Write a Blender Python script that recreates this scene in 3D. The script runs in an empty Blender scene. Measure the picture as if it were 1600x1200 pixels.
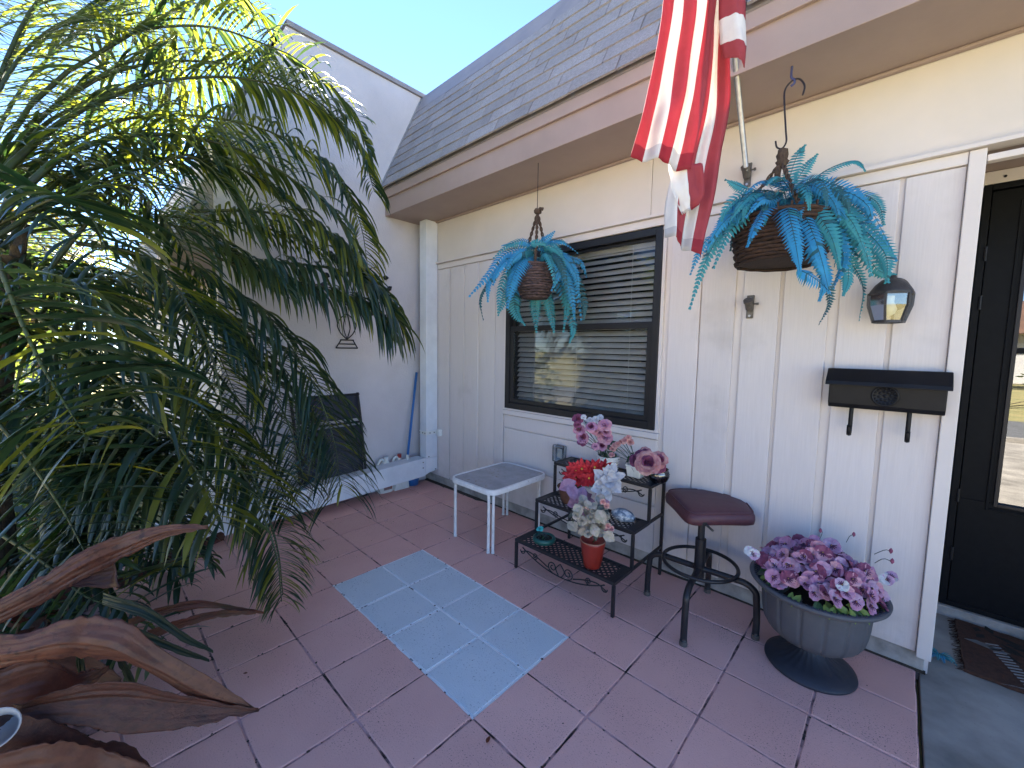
import bpy, math, random
from mathutils import Vector, Matrix, noise
R = math.radians
random.seed(11)
SC = bpy.context.scene
COL = SC.collection

# ------------------------------------------------------------------ camera, sky, sun, exposure
cam_d = bpy.data.cameras.new('camera'); cam = bpy.data.objects.new('camera', cam_d); COL.objects.link(cam)
CP = Vector((2.29264, -1.56191, 1.38284))
cam.location = CP
cam.rotation_euler = (1.485076, -0.0167349, 0.7579384)
cam_d.sensor_width = 36.0; cam_d.lens = 36.0 * 641.256 / 1600
cam_d.clip_start = 0.02; cam_d.clip_end = 500
SC.camera = cam
SUN = Vector((-0.685, 0.345, 0.665)).normalized()
w = bpy.data.worlds.new('World'); SC.world = w; w.use_nodes = True
nt = w.node_tree; nt.nodes.clear()
sky = nt.nodes.new('ShaderNodeTexSky'); sky.sky_type = 'NISHITA'; sky.sun_disc = False
sky.sun_elevation = math.asin(SUN.z); sky.sun_rotation = math.atan2(SUN.x, SUN.y)
sky.air_density = 0.6; sky.dust_density = 0.0; sky.ozone_density = 5.0
bg = nt.nodes.new('ShaderNodeBackground'); bg.inputs['Strength'].default_value = 0.05
ow = nt.nodes.new('ShaderNodeOutputWorld')
nt.links.new(sky.outputs[0], bg.inputs[0]); nt.links.new(bg.outputs[0], ow.inputs[0])
sd = bpy.data.lights.new('sun', 'SUN'); sd.energy = 5.0; sd.angle = R(0.53); sd.color = (1.0, 0.95, 0.87)
so = bpy.data.objects.new('sun', sd); COL.objects.link(so)
so.rotation_euler = SUN.to_track_quat('Z', 'Y').to_euler()
SC.view_settings.view_transform = 'Standard'; SC.view_settings.look = 'None'
SC.view_settings.exposure = 3.6; SC.view_settings.gamma = 1.0; SC.view_settings.use_curve_mapping = False
SC.render.engine = 'CYCLES'
SC.cycles.max_bounces = 10; SC.cycles.transparent_max_bounces = 12; SC.cycles.use_denoising = True

# ------------------------------------------------------------------ helpers
MW = cam.rotation_euler.to_matrix()
FW = -(MW @ Vector((0, 0, 1)))
F = 641.256
def ray(u, v): return MW @ Vector(((u - 800) / F, -(v - 600) / F, -1.0))
def at(u, v, d): return CP + ray(u, v) * d            # point d metres in front of the camera
def onZ(u, v, z): r = ray(u, v); return CP + r * ((z - CP.z) / r.z)
def onY(u, v, y): r = ray(u, v); return CP + r * ((y - CP.y) / r.y)
def onX(u, v, x): r = ray(u, v); return CP + r * ((x - CP.x) / r.x)
def V(*a): return Vector(a)
ORG = {}
def empty(name, loc, label=None, cat=None, group=None):
    o = bpy.data.objects.new(name, None); COL.objects.link(o); o.location = loc; o.empty_display_size = .05
    ORG[o.name] = Vector(loc); tag(o, label, cat, group); return o
def tag(o, label=None, cat=None, group=None, kind=None):
    if label: o['label'] = label
    if cat: o['category'] = cat
    if group: o['group'] = group
    if kind: o['kind'] = kind
    return o
def catmull(P, n):
    P = [Vector(p) for p in P]
    if len(P) == 2: return [P[0].lerp(P[1], i / n) for i in range(n + 1)]
    Q = [2 * P[0] - P[1]] + P + [2 * P[-1] - P[-2]]
    out = []; seg = len(P) - 1
    for i in range(n + 1):
        t = i / n * seg; k = min(int(t), seg - 1); t -= k
        a, b, c, d = Q[k:k + 4]
        out.append(.5 * ((2 * b) + (c - a) * t + (2 * a - 5 * b + 4 * c - d) * t * t + (3 * b - a - 3 * c + d) * t ** 3))
    return out
class MB:
    def __init__(s): s.v = []; s.f = []; s.m = []
    def face(s, pts, m=0):
        k = len(s.v); s.v += [Vector(p) for p in pts]; s.f.append(tuple(range(k, k + len(pts)))); s.m.append(m)
    def box(s, a, b, m=0, rot=None, piv=None):
        x0, y0, z0 = [min(a[i], b[i]) for i in range(3)]; x1, y1, z1 = [max(a[i], b[i]) for i in range(3)]
        k = len(s.v)
        pts = [V(x, y, z) for z in (z0, z1) for y in (y0, y1) for x in (x0, x1)]
        if rot is not None:
            piv = Vector(piv) if piv is not None else V((x0 + x1) / 2, (y0 + y1) / 2, (z0 + z1) / 2)
            pts = [rot @ (p - piv) + piv for p in pts]
        s.v += pts
        for q in ((0, 2, 3, 1), (4, 5, 7, 6), (0, 1, 5, 4), (2, 6, 7, 3), (0, 4, 6, 2), (1, 3, 7, 5)):
            s.f.append(tuple(k + i for i in q)); s.m.append(m)
        return s
    def bar(s, p, q, wd, th, up=(0, 0, 1), m=0):
        p = Vector(p); q = Vector(q); t = (q - p).normalized(); up = Vector(up)
        sx = t.cross(up)
        if sx.length < 1e-4: sx = t.cross(V(0, 1, 0))
        sx.normalize(); uz = sx.cross(t).normalized()
        k = len(s.v)
        for c in (p, q):
            for a, b in ((-1, -1), (1, -1), (1, 1), (-1, 1)): s.v.append(c + sx * (a * wd / 2) + uz * (b * th / 2))
        for q_ in ((3, 2, 1, 0), (4, 5, 6, 7), (0, 1, 5, 4), (1, 2, 6, 5), (2, 3, 7, 6), (3, 0, 4, 7)):
            s.f.append(tuple(k + i for i in q_)); s.m.append(m)
        return s
    def tube(s, pts, r, n=8, m=0, cap=True, closed=False):
        pts = [Vector(p) for p in pts]; N = len(pts)
        rr = r if isinstance(r, (list, tuple)) else [r] * N
        k = len(s.v); prev = None
        for i, p in enumerate(pts):
            if closed: t = pts[(i + 1) % N] - pts[i - 1]
            else: t = pts[min(i + 1, N - 1)] - pts[max(i - 1, 0)]
            if t.length < 1e-9: t = V(0, 0, 1)
            t.normalize()
            if prev is None:
                a = t.cross(V(0, 0, 1))
                if a.length < 1e-3: a = t.cross(V(1, 0, 0))
            else: a = prev - t * prev.dot(t)
            if a.length < 1e-6: a = t.orthogonal()
            a.normalize(); prev = a; b = t.cross(a)
            for j in range(n):
                th = 2 * math.pi * j / n
                s.v.append(p + (a * math.cos(th) + b * math.sin(th)) * rr[i])
        for i in range(N if closed else N - 1):
            for j in range(n):
                i2 = (i + 1) % N
                s.f.append((k + i * n + j, k + i2 * n + j, k + i2 * n + (j + 1) % n, k + i * n + (j + 1) % n)[::-1]); s.m.append(m)
        if cap and not closed:
            s.f.append(tuple(k + j for j in range(n))); s.m.append(m)
            s.f.append(tuple(k + (N - 1) * n + j for j in range(n))[::-1]); s.m.append(m)
        return s
    def lathe(s, prof, c=(0, 0, 0), n=24, m=0, fn=None):
        k = len(s.v); c = Vector(c)
        for i, (r, z) in enumerate(prof):
            for j in range(n):
                a = 2 * math.pi * j / n; q = r * (fn(i, j, a) if fn else 1)
                s.v.append(c + V(q * math.cos(a), q * math.sin(a), z))
        for i in range(len(prof) - 1):
            for j in range(n):
                s.f.append((k + i * n + j, k + i * n + (j + 1) % n, k + (i + 1) * n + (j + 1) % n, k + (i + 1) * n + j)); s.m.append(m)
        return s
    def grid(s, rows, m=0, mf=None):
        k = len(s.v); W = len(rows[0])
        for r in rows: s.v += [Vector(p) for p in r]
        for i in range(len(rows) - 1):
            for j in range(W - 1):
                s.f.append((k + i * W + j, k + i * W + j + 1, k + (i + 1) * W + j + 1, k + (i + 1) * W + j)); s.m.append(mf(i, j) if mf else m)
        return s
    def prism(s, poly, ax, a, b, m=0):
        """poly of (p,q) pairs extruded along axis ax ('x','y','z') from a to b"""
        def P(p, q, t): return V(t, p, q) if ax == 'x' else (V(p, t, q) if ax == 'y' else V(p, q, t))
        n = len(poly); k = len(s.v)
        s.v += [P(p, q, a) for p, q in poly] + [P(p, q, b) for p, q in poly]
        s.f.append(tuple(range(k, k + n))); s.m.append(m)
        s.f.append(tuple(range(k + n, k + 2 * n))[::-1]); s.m.append(m)
        for i in range(n):
            j = (i + 1) % n; s.f.append((k + i, k + n + i, k + n + j, k + j)); s.m.append(m)
        return s
    def mesh(s, name, mats, off=None, smooth=False):
        me = bpy.data.meshes.new(name)
        off = Vector(off) if off is not None else V(0, 0, 0)
        me.from_pydata([tuple(p - off) for p in s.v], [], s.f)
        for mt in (mats if isinstance(mats, (list, tuple)) else [mats]): me.materials.append(mt)
        me.polygons.foreach_set('material_index', s.m)
        if smooth: me.polygons.foreach_set('use_smooth', [True] * len(s.f))
        me.update(); return me
    def build(s, name, mats, parent=None, smooth=False, bevel=0, loc=None, seg=2, solid=0):
        off = ORG[parent.name] if parent is not None else (Vector(loc) if loc is not None else V(0, 0, 0))
        me = s.mesh(name, mats, off, smooth)
        o = bpy.data.objects.new(name, me); COL.objects.link(o)
        if parent is not None: o.parent = parent
        else: o.location = off
        ORG[o.name] = off
        if bevel:
            b = o.modifiers.new('bevel', 'BEVEL'); b.width = bevel; b.segments = seg; b.limit_method = 'ANGLE'; b.angle_limit = R(40)
        if solid:
            b = o.modifiers.new('solid', 'SOLIDIFY'); b.thickness = solid; b.offset = 0
        return o
def inst(name, me, parent, loc, rot=None, sc=1.0):
    """one more object that shares the mesh me, at world place loc"""
    o = bpy.data.objects.new(name, me); COL.objects.link(o)
    off = ORG[parent.name] if parent is not None else V(0, 0, 0)
    M = Matrix.Translation(Vector(loc) - off) @ (rot.to_4x4() if rot is not None else Matrix.Identity(4)) @ Matrix.Diagonal((sc, sc, sc, 1) if not isinstance(sc, tuple) else (*sc, 1))
    o.parent = parent; o.matrix_local = M
    ORG[o.name] = Vector(loc)
    return o
def weld_smooth(o, ang=40):
    for p in o.data.polygons: p.use_smooth = True
    return o
def basis(n, spin=0):
    n = Vector(n).normalized(); q = n.to_track_quat('Z', 'Y').to_matrix()
    return q @ Matrix.Rotation(spin, 3, 'Z')

# ------------------------------------------------------------------ materials
MAT = {}
def mat(name, col, rough=.6, col2=None, scale=12, detail=5, lo=.35, hi=.7, bump=0, bscale=None, metal=0, spec=.4, stretch=None, transl=0, tcol=None,
        speck=None, speck_scale=150, speck_t=.72, coat=0, objvar=0, bump_dist=.01, splash=None):
    m = bpy.data.materials.new(name); m.use_nodes = True; MAT[name] = m
    N = m.node_tree.nodes; L = m.node_tree.links; N.clear()
    out = N.new('ShaderNodeOutputMaterial'); b = N.new('ShaderNodeBsdfPrincipled')
    b.inputs['Roughness'].default_value = rough; b.inputs['Metallic'].default_value = metal
    b.inputs['Specular IOR Level'].default_value = spec; b.inputs['Coat Weight'].default_value = coat
    b.inputs['Base Color'].default_value = (*col, 1)
    geo = N.new('ShaderNodeNewGeometry'); vec = geo.outputs['Position']
    if stretch:
        mp = N.new('ShaderNodeMapping')
        if stretch == 'leaf':
            mp.vector_type = 'TEXTURE'; mp.inputs['Rotation'].default_value = (0, 0, R(43.4)); mp.inputs['Scale'].default_value = (5.0, .6, .6)
        else: mp.inputs['Scale'].default_value = stretch
        L.new(vec, mp.inputs['Vector']); vec = mp.outputs[0]
    csock = None
    def noise_(sc, det, v=None):
        t = N.new('ShaderNodeTexNoise'); t.inputs['Scale'].default_value = sc; t.inputs['Detail'].default_value = det; t.inputs['Roughness'].default_value = .6
        L.new(v or vec, t.inputs['Vector']); return t
    def mix_(f, a, c2):
        x = N.new('ShaderNodeMix'); x.data_type = 'RGBA'
        if isinstance(f, float): x.inputs[0].default_value = f
        else: L.new(f, x.inputs[0])
        for i, s_ in ((6, a), (7, c2)):
            if isinstance(s_, tuple): x.inputs[i].default_value = (*s_, 1)
            else: L.new(s_, x.inputs[i])
        return x.outputs[2]
    if col2:
        t = noise_(scale, detail); mr = N.new('ShaderNodeMapRange'); mr.inputs[1].default_value = lo; mr.inputs[2].default_value = hi
        L.new(t.outputs[0], mr.inputs[0]); csock = mix_(mr.outputs[0], tuple(col), tuple(col2))
    if speck:
        t = noise_(speck_scale, 2, geo.outputs['Position']); mr = N.new('ShaderNodeMapRange'); mr.inputs[1].default_value = speck_t - .04; mr.inputs[2].default_value = speck_t + .03
        L.new(t.outputs[0], mr.inputs[0])
        # specks come in patches
        t2 = noise_(4, 3, geo.outputs['Position']); m2 = N.new('ShaderNodeMapRange'); m2.inputs[1].default_value = .38; m2.inputs[2].default_value = .62
        L.new(t2.outputs[0], m2.inputs[0]); mu = N.new('ShaderNodeMath'); mu.operation = 'MULTIPLY'; L.new(mr.outputs[0], mu.inputs[0]); L.new(m2.outputs[0], mu.inputs[1])
        csock = mix_(mu.outputs[0], csock if csock else tuple(col), tuple(speck))
    if splash:
        sx_ = N.new('ShaderNodeSeparateXYZ'); L.new(geo.outputs['Position'], sx_.inputs[0])
        mr = N.new('ShaderNodeMapRange'); mr.inputs[1].default_value = .42; mr.inputs[2].default_value = .06; L.new(sx_.outputs[2], mr.inputs[0])
        t = noise_(9, 6, geo.outputs['Position']); m2 = N.new('ShaderNodeMapRange'); m2.inputs[1].default_value = .42; m2.inputs[2].default_value = .75; L.new(t.outputs[0], m2.inputs[0])
        t3 = noise_(2.2, 5, geo.outputs['Position']); m3 = N.new('ShaderNodeMapRange'); m3.inputs[1].default_value = .58; m3.inputs[2].default_value = .85; L.new(t3.outputs[0], m3.inputs[0])
        mu = N.new('ShaderNodeMath'); mu.operation = 'MULTIPLY'; L.new(mr.outputs[0], mu.inputs[0]); L.new(m2.outputs[0], mu.inputs[1])
        ad = N.new('ShaderNodeMath'); ad.operation = 'ADD'; ad.use_clamp = True; L.new(mu.outputs[0], ad.inputs[0]); L.new(m3.outputs[0], ad.inputs[1])
        ml = N.new('ShaderNodeMath'); ml.operation = 'MULTIPLY'; ml.inputs[1].default_value = .55; L.new(ad.outputs[0], ml.inputs[0])
        csock = mix_(ml.outputs[0], csock if csock else tuple(col), tuple(splash))
    if objvar:
        oi = N.new('ShaderNodeObjectInfo'); hs = N.new('ShaderNodeHueSaturation')
        mr = N.new('ShaderNodeMapRange'); mr.inputs[3].default_value = 1 - objvar; mr.inputs[4].default_value = 1 + objvar
        L.new(oi.outputs['Random'], mr.inputs[0]); L.new(mr.outputs[0], hs.inputs['Value'])
        if csock: L.new(csock, hs.inputs['Color'])
        else: hs.inputs['Color'].default_value = (*col, 1)
        csock = hs.outputs[0]
    if csock: L.new(csock, b.inputs['Base Color'])
    if bump:
        t = noise_(bscale or scale * 3, 6); bp = N.new('ShaderNodeBump'); bp.inputs['Strength'].default_value = bump; bp.inputs['Distance'].default_value = bump_dist
        L.new(t.outputs[0], bp.inputs['Height']); L.new(bp.outputs[0], b.inputs['Normal'])
    if transl:
        tr = N.new('ShaderNodeBsdfTranslucent'); tr.inputs['Color'].default_value = (*(tcol or col), 1)
        mx = N.new('ShaderNodeMixShader'); mx.inputs[0].default_value = transl
        L.new(b.outputs[0], mx.inputs[1]); L.new(tr.outputs[0], mx.inputs[2]); L.new(mx.outputs[0], out.inputs[0])
    else: L.new(b.outputs[0], out.inputs[0])
    return m
def glassmat(name, tint=(1, 1, 1), base=.06, rough=0.0, ior=1.5):
    m = bpy.data.materials.new(name); m.use_nodes = True; N = m.node_tree.nodes; L = m.node_tree.links; N.clear()
    out = N.new('ShaderNodeOutputMaterial'); t = N.new('ShaderNodeBsdfTransparent'); t.inputs[0].default_value = (*tint, 1)
    g = N.new('ShaderNodeBsdfGlossy'); g.inputs['Roughness'].default_value = rough
    fr = N.new('ShaderNodeFresnel'); fr.inputs[0].default_value = ior
    ad = N.new('ShaderNodeMath'); ad.operation = 'ADD'; ad.inputs[1].default_value = base; L.new(fr.outputs[0], ad.inputs[0])
    mx = N.new('ShaderNodeMixShader'); L.new(ad.outputs[0], mx.inputs[0]); L.new(t.outputs[0], mx.inputs[1]); L.new(g.outputs[0], mx.inputs[2]); L.new(mx.outputs[0], out.inputs[0])
    return m
siding = mat('siding_paint', (.65, .59, .57), .55, (.605, .545, .525), 5, bump=.25, bscale=6, stretch=(34, 34, 1.0), objvar=.03, bump_dist=.004, splash=(.36, .32, .29))
trim = mat('trim_paint', (.67, .605, .57), .5, (.62, .56, .525), 3, bump=.08, bscale=60)
upper = mat('upper_panel_paint', (.66, .59, .54), .6, (.61, .55, .50), 3, bump=.10, bscale=220, bump_dist=.003)
stucco = mat('stucco_paint', (.60, .56, .57), .75, (.51, .475, .485), 2.2, bump=.45, bscale=70, bump_dist=.008)
taupe = mat('taupe_paint', (.34, .255, .225), .5, (.30, .225, .20), 4, bump=.06, bscale=80)
shingle_m = mat('asphalt_shingle', (.30, .275, .275), .9, (.225, .205, .205), 60, speck=(.42, .39, .385), speck_scale=300, speck_t=.58, bump=.6, bscale=260, objvar=.13, bump_dist=.004)
flash_m = mat('roof_flashing', (.27, .245, .25), .6, (.22, .2, .21), 6)
concrete = mat('concrete', (.40, .36, .31), .85, (.20, .18, .155), 3.5, bump=.3, bscale=120, speck=(.1, .1, .1), speck_scale=120, bump_dist=.003)
foundation = mat('foundation_concrete', (.42, .385, .35), .9, (.20, .19, .175), 9, bump=.4, bscale=60)
pinkp = mat('pink_paver', (.745, .41, .345), .72, (.675, .355, .30), 2.6, lo=.3, hi=.75, bump=.5, bscale=170, speck=(.10, .055, .055), speck_scale=190, speck_t=.655, objvar=.055, bump_dist=.003)
bluep = mat('blue_paver', (.61, .635, .645), .72, (.55, .585, .60), 6, lo=.3, hi=.75, bump=.6, bscale=170, speck=(.10, .13, .17), speck_scale=110, speck_t=.655, objvar=.03, bump_dist=.004)
joint_m = mat('joint_dirt', (.03, .022, .02), .95, (.60, .35, .34), 7, lo=.40, hi=.56, bump=.6, bscale=200)
jointb_m = mat('joint_white', (.84, .84, .84), .95, (.06, .06, .07), 11, lo=.60, hi=.66, bump=.6, bscale=200)
dirt = mat('dirt', (.06, .045, .033), .95, (.03, .022, .017), 14, bump=.8, bscale=50)
grass_m = mat('lawn_grass', (.33, .27, .12), .95, (.20, .20, .08), 1.3, bump=.8, bscale=60)
asphalt = mat('asphalt', (.14, .14, .145), .9, (.10, .10, .10), 5)
bronze = mat('bronze_frame', (.010, .010, .013), .42, (.016, .015, .018), 10, spec=.35)
slat_m = mat('blind_slat', (.56, .54, .52), .5, (.48, .46, .44), 8)
dark_m = mat('dark_room', (.015, .015, .016), .9)
doorblk = mat('door_paint', (.006, .007, .009), .5, (.009, .010, .012), 30, bump=.05, bscale=200, spec=.10)
glass = glassmat('window_glass', (.88, .89, .89), .004, ior=1.32)
doorglass = glassmat('door_glass', (.45, .47, .48), .16)
lampglass = glassmat('lamp_glass', (.80, .80, .72), .10, .05)
white_m = mat('white_metal', (.68, .70, .74), .42, (.58, .60, .64), 7, bump=.04, bscale=30)
white_t = mat('white_table_paint', (.74, .71, .69), .42, (.62, .58, .56), 25, speck=(.35, .25, .18), speck_scale=60, speck_t=.70)
tglass = mat('frosted_table_glass', (.36, .35, .36), .22, (.27, .26, .27), 9, speck=(.25, .18, .14), speck_scale=45, speck_t=.64, spec=.6)
black_m = mat('black_metal', (.012, .011, .014), .42, (.022, .02, .022), 30, bump=.1, bscale=150)
burg = mat('burgundy_vinyl', (.105, .038, .046), .48, (.085, .03, .038), 30, bump=.25, bscale=420, bump_dist=.002)
urn_m = mat('grey_plastic', (.085, .085, .095), .6, (.07, .07, .08), 20, bump=.1, bscale=300)
urn_b = mat('grey_plastic_dark', (.022, .023, .03), .5, (.03, .03, .04), 15)
soil_m = mat('potting_soil', (.03, .022, .016), .95, bump=.8, bscale=80)
mailblk = mat('mailbox_black', (.006, .006, .008), .45, (.011, .011, .013), 12, bump=.12, bscale=260, spec=.22)
oldmetal = mat('weathered_metal', (.10, .09, .085), .5, (.18, .16, .14), 60, metal=.5, bump=.3, bscale=150)
alu = mat('aluminium_pole', (.42, .42, .43), .35, (.30, .30, .31), 30, metal=.7)
wire_m = mat('dark_wire', (.025, .022, .03), .45, metal=.4)
rope_m = mat('jute_rope', (.10, .065, .045), .9, (.05, .032, .022), 90, bump=.6, bscale=220)
wicker = mat('wicker', (.055, .028, .018), .8, (.022, .012, .009), 40, bump=.5, bscale=160, objvar=.3)
wicker2 = mat('grey_wicker', (.095, .062, .058), .85, (.045, .03, .03), 45, bump=.5, bscale=160, objvar=.25)
fernb = mat('fern_blue', (.040, .29, .50), .6, (.028, .21, .40), 25, transl=.25, tcol=(.05, .36, .62))
fernt = mat('fern_teal', (.035, .24, .30), .6, (.05, .28, .30), 25, transl=.22, tcol=(.05, .30, .34))
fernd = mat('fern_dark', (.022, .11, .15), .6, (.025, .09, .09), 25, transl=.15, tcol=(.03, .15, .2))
red_f = mat('flag_red', (.37, .060, .078), .8, (.32, .05, .065), 30, transl=.32, tcol=(.52, .07, .085))
white_f = mat('flag_white', (.74, .72, .72), .75, (.66, .64, .66), 30, transl=.26, tcol=(.70, .64, .52))
hem_f = mat('flag_hem_red', (.24, .018, .032), .8, transl=.2, tcol=(.4, .02, .04))
hemw_f = mat('flag_hem_white', (.48, .47, .50), .8, transl=.2, tcol=(.6, .58, .55))
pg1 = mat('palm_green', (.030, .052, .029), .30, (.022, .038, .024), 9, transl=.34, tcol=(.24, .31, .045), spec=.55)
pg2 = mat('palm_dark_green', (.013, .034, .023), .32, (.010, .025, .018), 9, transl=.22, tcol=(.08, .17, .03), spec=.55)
pg3 = mat('palm_yellow_green', (.13, .14, .025), .42, (.09, .11, .02), 9, transl=.42, tcol=(.48, .50, .03), spec=.5)
rach_m = mat('palm_rib', (.050, .072, .022), .45, (.035, .04, .02), 12)
bark = mat('palm_bark', (.11, .085, .06), .9, (.05, .038, .028), 18, bump=.8, bscale=40)
dead_m = mat('dead_leaf', (.155, .062, .036), .45, (.070, .026, .017), 30, lo=.30, hi=.72, bump=.2, bscale=120, stretch='leaf', transl=.30, tcol=(.46, .17, .06), spec=.5, speck=(.035, .014, .012), speck_scale=75, speck_t=.60)
dead2 = mat('dead_leaf_dark', (.080, .028, .019), .5, (.034, .013, .010), 42, bump=.35, bscale=120, stretch='leaf', transl=.12, tcol=(.25, .06, .03))
hose_m = mat('teal_hose', (.012, .075, .095), .38, (.01, .055, .07), 20)
sling = mat('sling_fabric', (.030, .034, .048), .7, (.022, .026, .038), 60, bump=.3, bscale=500, bump_dist=.001)
bluepl = mat('blue_plastic', (.025, .13, .36), .4)
whitepl = mat('white_plastic', (.72, .72, .70), .4, (.62, .61, .57), 14)
redpl = mat('red_plastic', (.30, .025, .02), .45)
label_m = mat('faded_label', (.32, .10, .08), .6, (.22, .22, .22), 30)
redpot = mat('red_pot_glaze', (.25, .022, .012), .34, (.18, .015, .009), 5, spec=.5)
tangl = mat('tan_pot_rim', (.32, .16, .10), .6)
greenpot = mat('green_bowl_glaze', (.012, .075, .062), .3, (.02, .10, .08), 12)
terra = mat('brown_pot', (.13, .055, .035), .8, (.08, .035, .025), 20)
fl_pink = mat('petal_pink', (.58, .25, .33), .7, (.66, .40, .44), 60, transl=.2, tcol=(.6, .25, .35))
fl_mauve = mat('petal_mauve', (.44, .19, .32), .7, (.54, .32, .44), 60, transl=.2, tcol=(.5, .2, .45))
fl_plum = mat('petal_plum', (.20, .045, .10), .7, (.32, .10, .17), 50, transl=.2, tcol=(.3, .08, .2))
fl_lilac = mat('petal_lilac', (.54, .38, .50), .7, (.44, .24, .38), 50, transl=.2, tcol=(.5, .35, .55))
fl_white = mat('petal_white', (.60, .59, .60), .7, (.55, .57, .60), 40, transl=.2)
fl_red = mat('petal_red', (.50, .022, .028), .65, (.36, .012, .02), 60, transl=.2, tcol=(.7, .03, .03))
fl_silver = mat('petal_silver', (.44, .43, .45), .5, (.28, .28, .31), 60, bump=.4, bscale=120, transl=.1)
fl_dusty = mat('petal_dusty_rose', (.44, .17, .18), .7, (.52, .28, .27), 60, transl=.15, tcol=(.55, .22, .22))
fl_peach = mat('petal_peach', (.56, .27, .24), .7, (.62, .38, .33), 60, transl=.2)
fl_cent = mat('flower_centre', (.08, .022, .06), .8)
fl_yel = mat('flower_yellow', (.5, .33, .05), .8)
coleus = mat('coleus_leaf', (.22, .11, .19), .65, (.32, .20, .28), 45, bump=.4, bscale=90, transl=.12)
sage = mat('sage_leaf', (.25, .235, .165), .7, (.42, .34, .30), 50, bump=.4, bscale=90, transl=.1)
lg = mat('plain_leaf', (.035, .085, .03), .5, (.025, .06, .025), 40, transl=.2, tcol=(.1, .25, .04))
lgy = mat('lime_leaf', (.20, .27, .06), .5, (.13, .2, .05), 40, transl=.25, tcol=(.35, .45, .06))
ldk = mat('dull_leaf', (.055, .065, .055), .6, (.035, .045, .04), 40, transl=.1)
rock_m = mat('mottled_ceramic', (.10, .14, .20), .3, (.46, .50, .54), 38, lo=.45, hi=.6, spec=.6)
coir = mat('coir_mat', (.11, .045, .026), .95, (.06, .026, .016), 60, bump=.9, bscale=300)
matdk = mat('mat_print', (.018, .016, .014), .95, (.04, .03, .022), 60, bump=.9, bscale=300)
matlt = mat('mat_print_light', (.33, .31, .29), .95)
greyel = mat('grey_box_plastic', (.22, .225, .23), .45)
clearpl = glassmat('clear_cover', (.82, .84, .85), .06, .1)
bowlgl = glassmat('bowl_glass', (.62, .63, .64), .08, .03)
stuccoh = mat('far_wall_paint', (.62, .56, .48), .8, (.5, .45, .4), 2)
roofh = mat('far_roof', (.16, .085, .055), .9, (.1, .06, .045), 3)
treeleaf = mat('tree_leaf', (.07, .10, .025), .55, (.11, .12, .03), 2, transl=.35, tcol=(.30, .36, .05))
treeleaf2 = mat('hedge_leaf', (.035, .065, .022), .55, (.06, .08, .02), 2, transl=.3, tcol=(.2, .28, .04))
twig_m = mat('grey_twig', (.20, .17, .15), .9, (.13, .11, .1), 20)
cupm = mat('cup_plastic', (.50, .50, .52), .35, transl=.4, tcol=(.7, .7, .7))

# ------------------------------------------------------------------ ground
def sheet(name, pts, z, m, sub=1):
    b = MB(); b.face([V(x, y, z) for x, y in pts]); o = b.build(name, m); tag(o, kind='structure'); return o
sheet('lawn', [(-120, -140), (140, -140), (140, 120), (-120, 120)], -.06, grass_m)
sheet('road', [(-120, -9.6), (140, -9.6), (140, -5.8), (-120, -5.8)], -.052, asphalt)
b = MB(); b.box((-120, -5.8, -.07), (140, -5.62, .06)); tag(b.build('kerb', concrete), kind='structure')
b = MB(); b.box((2.449, -5.6, -.2), (4.3, 1.59, -.008)); b.box((2.48, 1.592, -.2), (3.55, 1.60, -.008))
tag(b.build('walkway', concrete, bevel=.006), kind='structure')
sheet('path', [(-1.0, -3.6), (2.45, -3.6), (2.45, -2.75), (-1.0, -2.75)], -.04, concrete)
# planting bed of soil on the left
rows = []
for i in range(15):
    y = -1.53 - i * .10
    rows.append([V(-2.6 + j * .16, y, -.03 + (.10 * math.sin(math.pi * i / 14) * (1 if 0 < j < 19 else .3)) + .03 * noise.noise(V(j * .9, i * .9, 0))) for j in range(20)])
bm = MB().grid(rows); tag(bm.build('garden_bed', dirt, smooth=True), kind='structure')
b = MB(); b.face([V(-6, -1.5, -.045), V(-1.22, -1.5, -.045), V(-1.22, .9, -.045), V(-6, .9, -.045)]); 
# patio: base with dark joints, each paver a part
S = .3048
base = MB(); base.face([V(-1.27, -2.46, -.0045), V(2.4370, -2.46, -.0045), V(2.4370, .915, -.0045), V(-1.27, .915, -.0045)])
patio = base.build('patio', joint_m); tag(patio, kind='structure')
bj = MB(); bj.face([V(-.008, -2 * S - .004, -.0036), V(4 * S + .004, -2 * S - .004, -.0036), V(4 * S + .004, .004, -.0036), V(-.004, .004, -.0036)])
jp = bj.build('painted_joint', jointb_m, patio)
def paver_mesh(k, m):
    rr = random.Random(k); h = S / 2 - (.0050 if m is bluep else .0030); b = MB(); n = 6
    ring = []
    for sx, sy, dx, dy in ((-1, -1, 1, 0), (1, -1, 0, 1), (1, 1, -1, 0), (-1, 1, 0, -1)):
        for i in range(n):
            t = i / n * 2
            ring.append(V((sx + dx * t) * h + rr.uniform(-.0016, .0016), (sy + dy * t) * h + rr.uniform(-.0016, .0016), 0))
    N = len(ring); top = [p * .972 for p in ring]
    tilt = (rr.uniform(-.0008, .0008), rr.uniform(-.0008, .0008))
    up = [V(p.x, p.y, tilt[0] * p.x / h + tilt[1] * p.y / h) for p in top]
    mid = [V(p.x * .992, p.y * .992, -.0022 + tilt[0] * p.x / h + tilt[1] * p.y / h) for p in ring]
    lo = [V(p.x, p.y, -.03) for p in ring]
    b.face(up); k0 = len(b.v)
    for L_ in (up, mid, lo): b.v += [Vector(p) for p in L_]
    for a in range(2):
        for i in range(N):
            j = (i + 1) % N
            b.f.append((k0 + a * N + i, k0 + (a + 1) * N + i, k0 + (a + 1) * N + j, k0 + a * N + j)); b.m.append(0)
    return b.mesh('paver', m)
PM = [paver_mesh(k, pinkp) for k in range(6)]; BMs = [paver_mesh(50 + k, bluep) for k in range(4)]
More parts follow.
